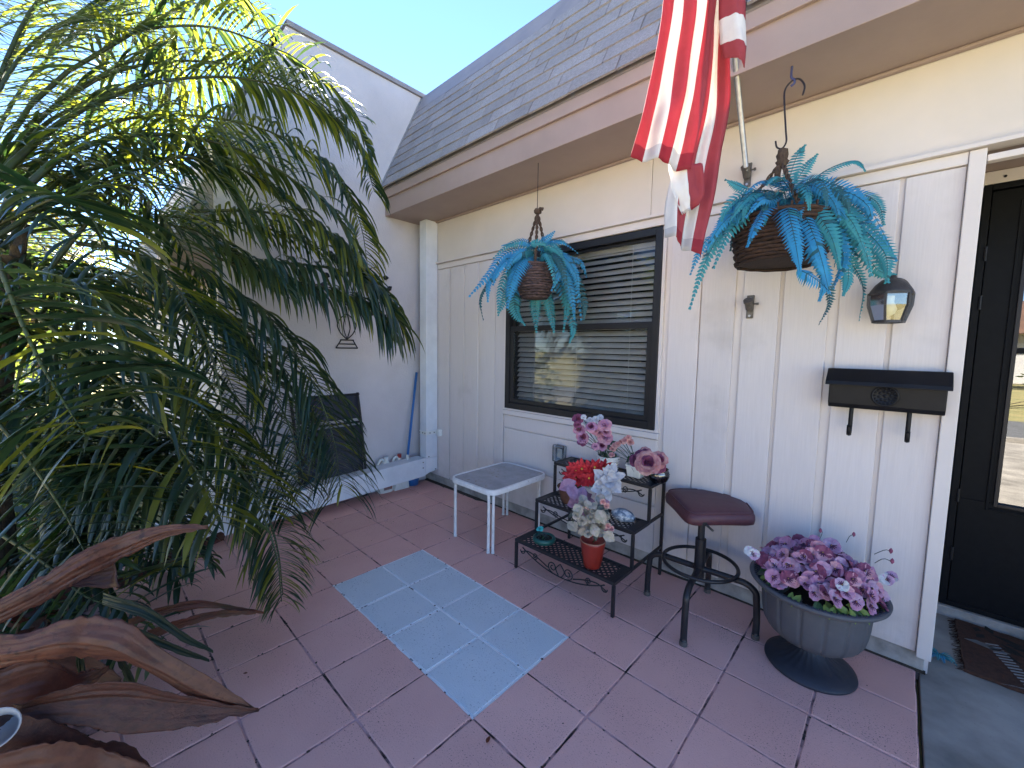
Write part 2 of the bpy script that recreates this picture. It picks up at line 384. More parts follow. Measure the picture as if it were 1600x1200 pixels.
for i in range(-4, 8):
    for j in range(-8, 3):
        y = (j + .5) * S; x = (i + .5) * S
        if x < .35 and y < -1.5: continue
        blue = 0 <= i < 4 and -2 <= j < 0
        o = inst('paver', random.choice(BMs if blue else PM), patio, V(x, y, random.uniform(-.0004, .0004) if blue else random.uniform(-.0010, .0006)), Matrix.Rotation(random.choice((0, 1, 2, 3)) * math.pi / 2, 3, 'Z'))
        if blue: o['label'] = 'pale blue painted paver'
# dirt line along the foundation
rows = []
for i in range(60):
    x = -1.25 + i * .063
    wv = .004 + .014 * abs(noise.noise(V(x * 4, 3, 0))) + (.03 if x < -.4 else 0)
    rows.append([V(x, .916, .010), V(x, .910 - wv * .4, .008 + .008 * noise.noise(V(x * 20, 0, 0))), V(x, .910 - wv, -.002)])
bm = MB().grid(rows); o = bm.build('dirt_line', dirt, smooth=True); tag(o, kind='structure')

# ------------------------------------------------------------------ house
house = empty('house', (1.5, 1.5, 0), 'cream board sided house with black window and taupe eaves', 'house')
WY = .90
gro = [-1.24, -1.04, -.86, -.65, -.437, -.24, -.127, 1.243, 1.44, 1.638, 1.832, 2.045, 2.246, 2.432]
gw = {-.86: .02, -.437: .05, 1.243: .03, 1.638: .038, 1.832: .018, 2.045: .038, 2.246: .018}
b = MB()
b.box((-1.28, .913, .10), (-.105, .95, 2.20)); b.box((1.205, .913, .10), (2.478, .95, 2.20)); b.box((-.105, .913, .10), (1.205, .95, .875))
b.build('wall_sheathing', trim, house)
def board(x0, x1, z0, z1, y0=WY): 
    bb = MB(); bb.box((x0, y0, z0), (x1, .9125, z1)); return bb.build('board', siding, house, bevel=.003)
for a, c in zip(gro[:-1], gro[1:]):
    if a == -.127: continue
    x0 = a + gw.get(a, .006) / 2; x1 = c - gw.get(c, .006) / 2
    board(x0, x1, .088, 2.135)
nb_ = MB(); nb_.tube([V(0, -.0015, 0), V(0, .002, 0)], .0038, 7); NAIL = nb_.mesh('nail_head', trim)
rn_ = random.Random(2)
for a in (-.95, -.54, 1.33, 1.54, 1.735, 1.94, 2.145, 2.33):
    for z in (.16, .62, 1.08, 1.54, 1.98): inst('nail_head', NAIL, house, V(a + rn_.uniform(-.06, .06), .8995, z + rn_.uniform(-.03, .03)))
# under the window
for z0, z1 in ((.088, .40), (.406, .715), (.722, .828)): board(-.115, 1.226, z0, z1)
b = MB(); b.box((-.125, .884, .834), (1.232, .912, .872)); b.build('window_apron', trim, house, bevel=.003)
b = MB(); b.box((2.431, .882, .075), (2.478, .93, 2.185)); b.build('corner_trim', trim, house, bevel=.003)
b = MB(); b.box((-1.04, .888, 2.138), (2.430, .913, 2.186)); b.box((2.48, .89, 2.135), (3.55, .93, 2.16)); b.build('ledge_trim', trim, house, bevel=.003)
b = MB(); b.prism([(.93, 2.188), (.862, 2.188), (.862, 2.203), (.93, 2.222)], 'x', -1.04, 6.0); b.build('drip_ledge', trim, house)
for x0, x1 in ((-1.28, 1.1125), (1.1155, 3.52), (3.523, 6.0)):
    b = MB(); b.box((x0, .902, 2.19), (x1, .95, 2.60)); b.build('upper_panel', upper, house, bevel=.002)
b = MB(); b.box((-1.28, .912, 0), (2.46, .95, .098)); b.box((3.56, .912, -.05), (6, .95, .098)); b.build('foundation', foundation, house, bevel=.004)
# alcove walls, ceiling, header
b = MB(); b.box((2.43, .93, -.05), (2.474, 1.80, 2.5)); b.box((3.55, .913, .10), (3.60, 1.80, 2.5)); b.box((3.60, .9, .1), (6, .95, 2.19)); b.build('alcove_wall', siding, house)
b = MB(); b.box((2.476, .952, 2.30), (3.548, 1.70, 2.34)); b.build('alcove_ceiling', taupe, house)
b = MB(); b.box((2.476, 1.60, 2.236), (3.548, 1.66, 2.298)); b.build('door_header', trim, house, bevel=.004)
b = MB(); b.box((2.476, 1.575, -.02), (3.548, 1.70, .045)); b.build('door_sill', foundation, house, bevel=.006)
# body and roof
b = MB(); b.box((-1.25, 1.82, 0), (6, 9, 2.62)); b.box((5.95, .96, 0), (6, 1.82, 2.62)); b.box((3.62, 1.0, 0), (5.9, 1.81, 2.6)); b.build('sun_block_body', dark_m, house)  # unseen dark boxes filling the house body, added to block the sun
b = MB(); b.box((-1.27, .50, 2.603), (6, 9, 2.65)); b.box((-1.27, 1.0, 2.65), (6, 9, 3.74)); b.build('sun_block_roof', flash_m, house)  # unseen ceiling slab and roof box, added to keep sun from leaking inside
b = MB(); b.box((-1.278, .484, 2.590), (6, .8995, 2.602)); b.build('soffit', taupe, house)
b = MB(); b.box((-1.278, .872, 2.575), (6, .8985, 2.589)); b.build('soffit_trim', taupe, house, bevel=.004)
b = MB(); b.box((-1.278, .468, 2.585), (6, .482, 2.80)); b.build('fascia', taupe, house, bevel=.003)
b = MB(); b.box((-1.278, .448, 2.735), (6, .467, 2.805)); b.build('fascia_strip', taupe, house, bevel=.003)
y0, z0, y1, z1 = .425, 2.812, .885, 3.80
sl = V(0, y1 - y0, z1 - z0); SL = sl.length; sl.normalize(); nrm = V(0, -sl.z, sl.y)
b = MB(); b.prism([(y0 + .02, z0), (y1 + .02, z1 - .02), (1.05, z1 - .02), (1.05, z0), (.47, z0 - .01)], 'x', -1.276, 6.0); b.build('roof_deck', flash_m, house)
def rp(x, s_, h): return V(x, y0, z0) + sl * s_ + nrm * h
EXP = .112; TW = .30; rowsN = 8
sm = MB(); k0 = 0
pts = []
for s_, h0, h1 in ((0, 0, .012), (EXP + .02, 0, .003)):
    for x in (0, TW - .007): pts += [sl * s_ + nrm * h0 + V(x, 0, 0), sl * s_ + nrm * h1 + V(x, 0, 0)]
sm.v = pts; sm.f = [(0, 1, 3, 2), (4, 6, 7, 5), (1, 5, 7, 3), (0, 2, 6, 4), (0, 4, 5, 1), (2, 3, 7, 6)]; sm.m = [0] * 6
SHM = sm.mesh('shingle', shingle_m)
for r_ in range(rowsN):
    x = -1.274 - (r_ % 3) * .11
    while x < 4.4:
        xx = x; 
        if xx >= -1.276:
            inst('shingle', SHM, house, rp(xx, r_ * EXP + .004, .004 + random.uniform(0, .003)), None)
        else:
            o = inst('shingle', SHM, house, rp(-1.275, r_ * EXP + .004, .004), None, ((TW + xx + 1.275) / TW, 1, 1))
        x += TW
b = MB(); b.prism([(rp(0, rowsN * EXP - .005, .012).y, rp(0, rowsN * EXP - .005, .012).z), (rp(0, SL, .012).y, rp(0, SL, .012).z), (.95, z1 + .012), (.95, z1 - .03), (rp(0, rowsN * EXP, 0).y + .04, rp(0, rowsN * EXP, 0).z)], 'x', -1.276, 6); b.build('roof_cap', flash_m, house)
b = MB(); b.bar(rp(-1.262, -.02, .01), rp(-1.262, SL - .02, .01), .03, .02, nrm); b.build('valley_flashing', alu, house)

# window (part) with frame, sashes, panes, slats
X0, X1, Z0, Z1, ZM = -.102, 1.205, .888, 2.130, 1.530
def framebars(x0, x1, z0, z1, t, ya, yb, tb=None):
    b = MB(); tb = tb or t
    b.box((x0, ya, z0), (x0 + t, yb, z1)); b.box((x1 - t, ya, z0), (x1, yb, z1)); b.box((x0 + t, ya, z0), (x1 - t, yb, z0 + tb)); b.box((x0 + t, ya, z1 - t), (x1 - t, yb, z1)); return b
win = framebars(X0, X1, Z0, Z1, .045, .886, .96, .05).build('window', bronze, house, bevel=.003)
b = framebars(X0 - .022, X1 + .022, Z0 - .014, Z1 + .0, .02, .891, .925); b.build('window_trim', trim, house, bevel=.002)
framebars(X0 + .046, X1 - .046, ZM + .02, Z1 - .046, .018, .925, .95).build('sash', bronze, win, bevel=.002)
b = framebars(X0 + .046, X1 - .046, Z0 + .051, ZM + .026, .032, .897, .924); b.build('sash', bronze, win, bevel=.002)
b = MB(); b.box((X0 + .046, .90, ZM - .005), (X1 - .046, .935, ZM + .034)); b.build('meeting_rail', bronze, win, bevel=.002)
b = MB(); b.box((X0 + .065, .938, ZM + .036), (X1 - .065, .941, Z1 - .065)); b.build('pane', glass, win)
b = MB(); b.box((X0 + .079, .909, Z0 + .083), (X1 - .079, .912, ZM - .007)); b.build('pane', glass, win)
sl_b = MB(); W_ = (X1 - X0 - .10)
rows = []
for j in range(5):
    a = j / 4 - .5; rows.append([V(-W_ / 2, a * .046, .003 * (1 - 4 * a * a)), V(W_ / 2, a * .046, .003 * (1 - 4 * a * a))])
sl_b.grid(rows); SLM = sl_b.mesh('slat', slat_m)
z = Z1 - .09; k = 0
while z > Z0 + .03:
    inst('slat', SLM, win, V((X0 + X1) / 2, 1.0, z + random.uniform(-.0015, .0015)), Matrix.Rotation(R(47 + random.uniform(-3, 3)), 3, 'X') @ Matrix.Rotation(R(random.uniform(-.15, .15)), 3, 'Y'))
    z -= .0415
b = MB()
for x in (.14, .55, .97): b.tube([V(x, .975, Z1 - .05), V(x, .975, Z0 + .02)], .0012, 4)
b.build('blind_cord', whitepl, win)
b = MB(); b.box((X0 + .02, .98, Z1 - .085), (X1 - .02, 1.03, Z1 - .03)); b.build('blind_headrail', slat_m, win)
b = MB(); b.box((-1.24, 1.20, .1), (2.42, 1.22, 2.6)); b.box((-1.24, .951, .1), (-1.22, 1.2, 2.6)); b.box((2.40, .951, .1), (2.425, 1.2, 2.6)); b.build('room_back', dark_m, house)

# door
door = framebars(2.535, 3.49, .046, 2.234, .028, 1.595, 1.67).build('door', doorblk, house, bevel=.003)
b = MB(); L0, L1 = 2.566, 3.46
b.box((L0, 1.606, .055), (L1, 1.645, .64)); b.box((L0, 1.606, .64), (2.70, 1.645, 2.20)); b.box((3.32, 1.606, .64), (L1, 1.645, 2.20)); b.box((2.70, 1.606, 2.10), (3.32, 1.645, 2.20))
b.build('door_leaf', doorblk, door, bevel=.003)
framebars(2.66, 3.36, .60, 2.14, .012, 1.598, 1.606).build('door_moulding', doorblk, door, bevel=.002)
framebars(2.685, 3.335, .625, 2.115, .016, 1.596, 1.6055).build('door_moulding', bronze, door, bevel=.002)
b = MB(); b.box((2.70, 1.618, .641), (3.32, 1.622, 2.099)); b.build('door_pane', doorglass, door)
b = MB(); b.box((2.70, 1.605, 1.40), (3.32, 1.630, 1.428)); b.build('door_rail', doorblk, door, bevel=.002)
b = MB(); b.box((2.48, 1.72, .05), (3.54, 1.76, 2.3)); b.build('inner_door', doorblk, house)
for z in (.30, .62, 1.62, 1.86):
    b = MB(); b.tube([V(2.563, 1.59, z), V(2.563, 1.59, z + .07)], .006, 8); b.build('hinge', bronze, door)
b = MB(); b.tube([V(2.60, 1.598, 2.262), V(2.60, 1.592, 2.262)], .006, 8); b.build('header_screw', black_m, house)

# ------------------------------------------------------------------ neighbour house with the party wall
XP = -1.282
nb = empty('neighbouring_house', (-5, 3, 0), 'white stucco neighbouring house whose blank side wall rises beside the patio', 'house')
b = MB(); b.prism([(9, -.05), (9, 3.80), (-.345, 3.80), (-.80, 2.80), (-.85, 2.78), (-.85, -.05)], 'x', -12, XP); b.build('party_wall', stucco, nb)
b = MB(); b.prism([(9, 3.802), (9, 3.84), (-.345, 3.84), (-.345, 3.802)], 'x', -12, XP + .022)
b.prism([(-.35, 3.842), (-.365, 3.842), (-.83, 2.84), (-.81, 2.83)], 'x', -1.40, XP + .022); b.build('roof_coping', flash_m, nb)
b = MB(); b.prism([(-.37, 3.80), (-.82, 2.78), (-.852, 2.70), (-.852, 2.0), (-1.105, 2.03)], 'x', -12, XP - .02); b.build('mansard_roof', shingle_m, nb)
b = MB(); b.prism([(-.853, 1.998), (-1.10, 2.025), (-1.115, 2.02), (-1.115, 1.85), (-.853, 1.82)], 'x', -12, XP - .012); b.build('eave_fascia', taupe, nb)

# ------------------------------------------------------------------ boxed downspout in the corner
dsp = empty('downspout', (-1.11, .8, .1), 'square white boxed downspout standing in the corner and running low along the side wall', 'downspout')
b = MB(); b.prism([(-1.16, .762), (-1.05, .762), (-1.05, .897), (-1.16, .897)], 'z', .285, 2.588); b.build('upright_pipe', white_m, dsp, bevel=.006)
b = MB(); b.prism([(.80, .135), (.897, .145), (.897, .284), (.762, .284), (.752, .288), (.752, .117)], 'x', -1.16, -1.05); b.build('elbow', white_m, dsp, bevel=.005)
b = MB(); b.prism([(.75, .112), (.75, .294), (-1.32, .205), (-1.32, .030)], 'x', -1.185, -1.046); b.build('horizontal_pipe', white_m, dsp, bevel=.006)
b = MB(); b.box((-1.164, .757, .520), (-1.046, .7615, .556)); b.box((-1.0495, .7575, .520), (-1.044, .897, .556)); b.box((-1.046, .885, .520), (-.99, .897, .556)); b.box((-1.02, .86, .505), (-.975, .8995, .57))
b.build('strap', whitepl, dsp, bevel=.002)
for (p, n_) in [((-1.15, .755, .538), 'y'), ((-1.10, .755, .538), 'y'), ((-1.06, .755, .538), 'y'), ((-1.043, .80, .538), 'x'), ((-1.043, .85, .538), 'x'), ((-1.0445, .72, .20), 'x'), ((-1.0445, .72, .255), 'x'), ((-1.048, .87, .16), 'x'), ((-1.048, .79, .30), 'x')]:
    d = V(0, -.004, 0) if n_ == 'y' else V(.004, 0, 0)
    b = MB(); b.tube([V(*p), V(*p) + d], .006, 8); b.build('screw', oldmetal, dsp)

# ------------------------------------------------------------------ things on the wall
# mailbox
p0 = onY(1293, 634, .81); p1 = onY(1477, 652, .81); xa, xb = p0.x, p1.x; zb = (p0.z + p1.z) / 2
mb = empty('mailbox', ((xa + xb) / 2, .9, zb), 'black wall mailbox with round relief crest and two paper hooks', 'mailbox')
b = MB(); b.prism([(.899, zb), (.825, zb), (.808, zb + .02), (.80, zb + .125), (.845, zb + .162), (.899, zb + .162)], 'x', xa, xb); b.build('body', mailblk, mb, bevel=.004)
b = MB(); b.prism([(.899, zb + .170), (.899, zb + .176), (.842, zb + .176), (.782, zb + .122), (.777, zb + .105), (.783, zb + .104), (.79, zb + .118), (.845, zb + .168)], 'x', xa - .012, xb + .012); b.build('lid', mailblk, mb, bevel=.002)
cx, cz = (xa + xb) / 2 + .005, zb + .066
b = MB(); b.lathe([(.046, 0), (.046, .004), (.040, .006), (.038, .003), (0.001, .003)], n=24)
for i in range(16):
    a = i * .3927; b.lathe([(.005, .003), (.0035, .0055), (.001, .006)], (.0335 * math.cos(a), .0335 * math.sin(a), 0), 8)
for i in range(8):
    a = i * .7854 + .2; b.lathe([(.007, .0025), (.005, .005), (.001, .006)], (.019 * math.cos(a), .019 * math.sin(a), 0), 8)
b.lathe([(.009, .0025), (.006, .006), (.001, .007)], (0, 0, 0), 10)
rot = Matrix.Rotation(R(90), 3, 'X'); b.v = [rot @ (p * 1.0) + V(cx, .8035, cz) for p in b.v]; b.build('crest', mailblk, mb, smooth=True)
for u, v in ((1330, 640), (1421, 648)):
    q = onY(u, v, .83); x = q.x
    P = [V(x, .85, zb + .01), V(x, .845, zb - .03), V(x, .845, zb - .085), V(x, .838, zb - .110), V(x, .815, zb - .118), V(x, .797, zb - .105), V(x, .795, zb - .075)]
    b = MB(); C_ = catmull(P, 18)
    for a, c in zip(C_[:-1], C_[1:]): b.bar(a, c + (c - a) * .1, .016, .008, (1, 0, 0) if False else (0, 1, .01))
    b.tube(C_, .0075, 8); b.build('hook', mailblk, mb, smooth=True)

# coach lamp
lampm = mat('lantern_bronze', (.050, .046, .048), .42, (.03, .028, .03), 40, bump=.2, bscale=200)
lc = onY(1391, 470, .80)
lamp = empty('wall_lantern', (lc.x, .9, lc.z), 'dark coach lantern with clear glass panes on the siding above the mailbox', 'lantern')
b = MB(); b.lathe([(.001, 0), (.055, 0), (.055, .010), (.045, .020), (.02, .026), (.001, .026)], n=24)
rot = Matrix.Rotation(R(90), 3, 'X'); b.v = [V(p.x * .95, p.y * 1.3, p.z) for p in b.v]; b.v = [rot @ p + V(lc.x + .012, .9, lc.z + .035) for p in b.v]; b.build('backplate', lampm, lamp, smooth=True)
NS = 6; rt, rb_, zt, zbm = .074, .052, .028, -.088
def lp(k, r, z): a = k * 2 * math.pi / NS + R(20); return V(lc.x + r * math.cos(a), .80 + r * math.sin(a), lc.z + z)
b = MB(); b.lathe([(.001, .105), (.012, .104), (.014, .095), (.034, .086), (.054, .066), (.068, .042), (.073, .030), (.070, .026), (.001, .026)], (lc.x, .80, lc.z), 24); b.build('cap', lampm, lamp, smooth=True)
for k in range(NS):
    b = MB(); b.bar(lp(k, rt, zt), lp(k, rt * .98, -.02), .008, .008); b.bar(lp(k, rt * .98, -.02), lp(k, rb_, zbm), .008, .008); b.build('frame_bar', lampm, lamp)
    b = MB(); b.face([lp(k, rt * .97, zt), lp(k + 1, rt * .97, zt), lp(k + 1, rt * .95, -.02), lp(k, rt * .95, -.02)]); b.face([lp(k, rt * .95, -.02), lp(k + 1, rt * .95, -.02), lp(k + 1, rb_ * .97, zbm), lp(k, rb_ * .97, zbm)]); b.build('pane', lampglass, lamp)
b = MB()
for k in range(NS): b.bar(lp(k, rb_, zbm), lp(k + 1, rb_, zbm), .009, .010); b.bar(lp(k, rt, zt), lp(k + 1, rt, zt), .009, .008)
b.build('frame_ring', lampm, lamp)
b = MB(); b.tube([V(lc.x, .80, lc.z + .02), V(lc.x, .80, lc.z - .01)], .014, 10); b.lathe([(.001, -.065), (.018, -.055), (.024, -.035), (.016, -.012), (.012, -.005)], (lc.x, .80, lc.z), 12); b.build('bulb', whitepl, lamp, smooth=True)
b = MB(); b.tube([V(lc.x, .80, lc.z + .05), V(lc.x + .005, .85, lc.z + .05), V(lc.x + .01, .885, lc.z + .04)], .012, 8); b.build('arm', lampm, lamp)

# empty flag bracket and flagpole with its own bracket
def bracket_geo(root, c, tilt=45):
    b = MB(); b.prism([(c.x - .016, c.z - .065), (c.x + .016, c.z - .065), (c.x + .018, c.z + .055), (c.x - .018, c.z + .055)], 'y', .889, .8985); b.build('plate', oldmetal, root, bevel=.003)
    d = V(0, -math.cos(R(tilt)), math.sin(R(tilt)))
    b = MB(); p = V(c.x, .885, c.z - .015); n = 14; k = len(b.v)
    b.tube([p, p + d * .055], .019, n); b.tube([p + d * .045, p + d * .058], .0225, n); b.build('socket', oldmetal, root, smooth=False)
    b = MB(); b.tube([p + d * .03 + V(.016, 0, 0), p + d * .03 + V(.04, 0, 0)], .004, 6); b.tube([p + d * .03 + V(.04, 0, -.006), p + d * .03 + V(.04, 0, .006)], .006, 6); b.build('thumb_screw', oldmetal, root)
    for z in (.04, -.052):
        b = MB(); b.tube([V(c.x, .889, c.z + z), V(c.x, .885, c.z + z)], .006, 8); b.build('screw', alu, root)
    return p, d
c = onY(1172, 478, .89); br = empty('flag_bracket', (c.x, .9, c.z), 'empty weathered metal flag bracket screwed to the siding below the larger fern', 'bracket'); bracket_geo(br, c)
c = onY(1168, 272, .89); fp = empty('flagpole', (c.x, .9, c.z), 'slanted grey aluminium flagpole in its wall bracket behind the flag', 'flagpole')
p, d = bracket_geo(fp, c)
tip = onY(1133, -60, .18); d = (tip - (p + V(0, 0, .01))).normalized()
b = MB(); b.tube([p + d * .01, p + d * 1.35], .0125, 12); b.build('pole', alu, fp, smooth=True)
PP, PD = p, d

# striped flag
fl = empty('flag', at(1100, -40, 1.45), 'faded red and white striped flag hanging in folds from the slanted pole', 'flag')
def cloth(rows_px, stripes, nrow, amp, m_hem=None, seedv=0, across=True, ny=4):
    """rows_px: list of (uL,vL,dL,uR,vR,dR); stripes list of (material, width)"""
    A = catmull([r[0] if len(r) == 2 else at(*r[:3]) for r in rows_px], nrow); B = catmull([r[1] if len(r) == 2 else at(*r[3:]) for r in rows_px], nrow)
    tot = sum(s_[1] for s_ in stripes); cols = []; acc = 0
    for mi, wd in stripes:
        for q in range(ny): cols.append(((acc + wd * q / ny) / tot, mi))
        acc += wd
    cols.append((1.0, stripes[-1][0])); R_ = []
    for i, (a, c) in enumerate(zip(A, B)):
        t = i / nrow; row = []
        for s_, _ in cols:
            pnt = a.lerp(c, s_)
            wv = math.sin(s_ * 10.5 + seedv + t * 1.3) * amp * (.35 + .65 * t) + .35 * amp * math.sin(s_ * 24 + seedv * 2 - t * 4) + amp * .8 * noise.noise(V(s_ * 4, t * 5, seedv))
            row.append(pnt - ray(800, 600) * 0 - FW * wv)
        R_.append(row)
    b = MB()
    if across: b.grid(R_, mf=lambda i, j: (cols[j][1] + (2 if (m_hem and i >= nrow - m_hem) else 0)))
    else: b.grid(R_)
    return b
FM = [red_f, white_f, hem_f, hemw_f]
b = cloth([(PP + PD * 1.33, PP + PD * 1.08), (1042, -40, 1.36, 1122, -40, 1.40), (1030, 40, 1.37, 1116, 40, 1.42), (1014, 130, 1.38, 1106, 130, 1.43), (1000, 190, 1.38, 1094, 195, 1.44), (986, 243, 1.39, 1078, 266, 1.45)],
          [(0, 1.05), (1, .95), (0, 1.0), (1, .95), (0, .95)], 40, .022, 3, 1.3, ny=6)
b.build('front_fold', FM, fl, smooth=True, solid=.0015)
b = cloth([(PP + PD * 1.06, PP + PD * .86), (1098, -40, 1.43, 1142, -40, 1.45), (1096, 60, 1.44, 1140, 60, 1.46), (1082, 160, 1.46, 1140, 160, 1.47), (1060, 240, 1.49, 1128, 240, 1.49), (1044, 315, 1.50, 1114, 320, 1.50), (1042, 368, 1.50, 1094, 404, 1.50)],
          [(1, .5), (0, .8), (1, .75), (0, .9)], 44, .022, 2, 4.1, ny=6)
b.build('rear_fold', FM, fl, smooth=True, solid=.0015)
b = cloth([(1044, 255, 1.475, 1098, 255, 1.46), (1050, 300, 1.475, 1099, 300, 1.46), (1066, 335, 1.48, 1090, 322, 1.47)],
          [(1, 1.0), (0, 1.0)], 16, .010, 1, 2.2, ny=6)
b.build('inner_fold', FM, fl, smooth=True, solid=.0015)
rows_px = [(1124, -45, 1.39, 1163, -45, 1.36), (1123, 33, 1.40, 1165, 33, 1.36), (1126, 70, 1.40, 1166, 72, 1.36), (1131, 92, 1.40, 1163, 106, 1.37)]
A = catmull([at(*r[:3]) for r in rows_px], 24); B = catmull([at(*r[3:]) for r in rows_px], 24); R_ = []
for i, (a, c) in enumerate(zip(A, B)):
    R_.append([a.lerp(c, j / 12) - FW * (.035 * math.sin(math.pi * j / 12) + .006 * noise.noise(V(j * .5, i * .3, 5))) + V(0, 0, -.012 * math.sin(math.pi * j / 12) * (i / 24)) for j in range(13)])
MB().grid(R_, mf=lambda i, j: 0 if i < 8 or i >= 16 else 1).build('wrapped_fold', FM, fl, smooth=True, solid=.0015)

# outlet box
c = onY(876, 708, .885); ob = empty('outlet_box', (c.x, .9, c.z), 'small grey weatherproof outlet box on the siding beside the plant stand', 'outlet')
b = MB(); b.box((c.x - .045, .875, c.z - .06), (c.x + .045, .8995, c.z + .06)); b.build('back_box', greyel, ob, bevel=.006)
b = MB(); b.box((c.x - .05, .842, c.z - .065), (c.x + .05, .874, c.z + .065)); b.build('cover', clearpl, ob, bevel=.01)
b = MB(); b.box((c.x - .02, .868, c.z - .035), (c.x + .02, .8745, c.z + .035)); b.build('receptacle', whitepl, ob, bevel=.003)

# ------------------------------------------------------------------ white side table
tx0, tx1, ty0, ty1, tz = -.055, .41, .262, .862, .445
tb = empty('side_table', ((tx0 + tx1) / 2, (ty0 + ty1) / 2, 0), 'small white metal patio table with frosted glass top against the siding', 'table')
def rrect(x0, x1, y0, y1, r, n=7):
    out = []
    for cx, cy, a0 in ((x1 - r, y1 - r, 0), (x0 + r, y1 - r, 90), (x0 + r, y0 + r, 180), (x1 - r, y0 + r, 270)):
        for i in range(n): a = R(a0 + 90 * i / (n - 1)); out.append((cx + r * math.cos(a), cy + r * math.sin(a)))
    return out
b = MB(); k = []
for ins, z in ((0, tz - .036), (0, tz - .004), (.004, tz), (.014, tz), (.016, tz - .004), (.016, tz - .036)):
    k.append([V(x, y, z) for x, y in rrect(tx0 + ins, tx1 - ins, ty0 + ins, ty1 - ins, .075 - ins)])
k.append(list(k[0]))
for L_ in k: L_.append(L_[0])
b.grid(k); b.build('rim', white_t, tb, smooth=True)
b = MB(); b.prism(rrect(tx0 + .016, tx1 - .016, ty0 + .016, ty1 - .016, .06), 'z', tz - .012, tz - .005); b.build('tabletop', tglass, tb)
LEG = [(-.026, .292, 1, 0), (.378, .292, -1, 1), (-.030, .832, 1, 0), (.345, .840, -1, 0)]
for i, (x, y, sx, _) in enumerate(LEG):
    sy = 1 if y < .5 else -1
    b = MB()
    for ox, oy in ((0, .013 * sy), (.026 * sx, -.006 * sy)):
        b.tube(catmull([V(x + ox, y + oy, .004), V(x + ox, y + oy, tz - .075), V(x + ox * 1.6 + (.004 if ox else -.004) * sx, y + oy * 1.3, tz - .03)], 8), .0105, 10)
    b.build('leg', white_t, tb, smooth=True)
    b = MB()
    for ox, oy in ((0, .013 * sy), (.026 * sx, -.006 * sy)): b.tube([V(x + ox, y + oy, 0), V(x + ox, y + oy, .012)], .012, 10)
    b.build('foot_cap', whitepl, tb)

# ------------------------------------------------------------------ three tier plant stand
ps = empty('plant_stand', (.95, .56, 0), 'black three tier metal plant stand with lattice shelves and scrollwork', 'plant stand')
SX0, SX1 = .604, 1.305
def shelf(y0, y1, z):
    b = MB(); t = .016
    for a, c in (((SX0, y0), (SX1, y0)), ((SX0, y1), (SX1, y1))): b.box((a[0] - .0, a[1] - t / 2, z - .020), (c[0], a[1] + t / 2, z))
    for x in (SX0 + t / 2, SX1 - t / 2): b.box((x - t / 2, y0 + t / 2, z - .020), (x + t / 2, y1 - t / 2, z))
    o = b.build('shelf', black_m, ps, bevel=.002)
    # pierced lattice sheet: diagonal strips
    b = MB(); ya, yb = y0 + t / 2, y1 - t / 2; xa, xb = SX0 + t, SX1 - t; st = .036; h = yb - ya
    b2 = MB()
    for sgn, zz in ((1, z - .004), (-1, z - .0055)):
        q = xa - h
        while q < xb + h:
            p0 = V(q, ya, zz); p1 = V(q + h, yb, zz)
            if sgn < 0: p0, p1 = V(q + h, ya, zz), V(q, yb, zz)
            # clip to xa..xb
            def clip(a, c):
                a = Vector(a); c = Vector(c)
                for lim, s_ in ((xa, 1), (xb, -1)):
                    for u_, w_ in ((a, c), (c, a)):
                        if (u_.x - lim) * s_ < 0:
                            if (w_.x - lim) * s_ <= 0: return None
                            f_ = (lim - u_.x) / (w_.x - u_.x); u_ += (w_ - u_) * f_
                return a, c
            r_ = clip(p0, p1)
            if r_ and (r_[0] - r_[1]).length > .01: b.bar(r_[0], r_[1], .0125, .0014)
            q += st
    b.box((SX0 + .002, y0 + .002, z - .003), (SX0 + .05, y1 - .002, z - .0015)); b.box((SX1 - .05, y0 + .002, z - .003), (SX1 - .002, y1 - .002, z - .0015))
    tag(b.build('lattice', black_m, o), kind='stuff')
YS = [(.285, .468, .192), (.478, .660, .40), (.668, .858, .612)]
for s_ in YS: shelf(*s_)
for x in (SX0 + .008, SX1 - .008):
    for y, za, zb_ in ((.285, 0, .170), (.478, .178, .378), (.668, .40, .590), (.858, 0, .590)):
        b = MB(); b.box((x - .0085, y - .0085, za), (x + .0085, y + .0085, zb_)); b.build('leg', black_m, ps, bevel=.002)
    for z, y1_ in ((.182, .85), (.390, .85)):
        b = MB(); b.box((x - .007, (.477 if z < .2 else .669), z - .008), (x + .007, y1_, z + .006)); b.build('side_bar', black_m, ps, bevel=.001)
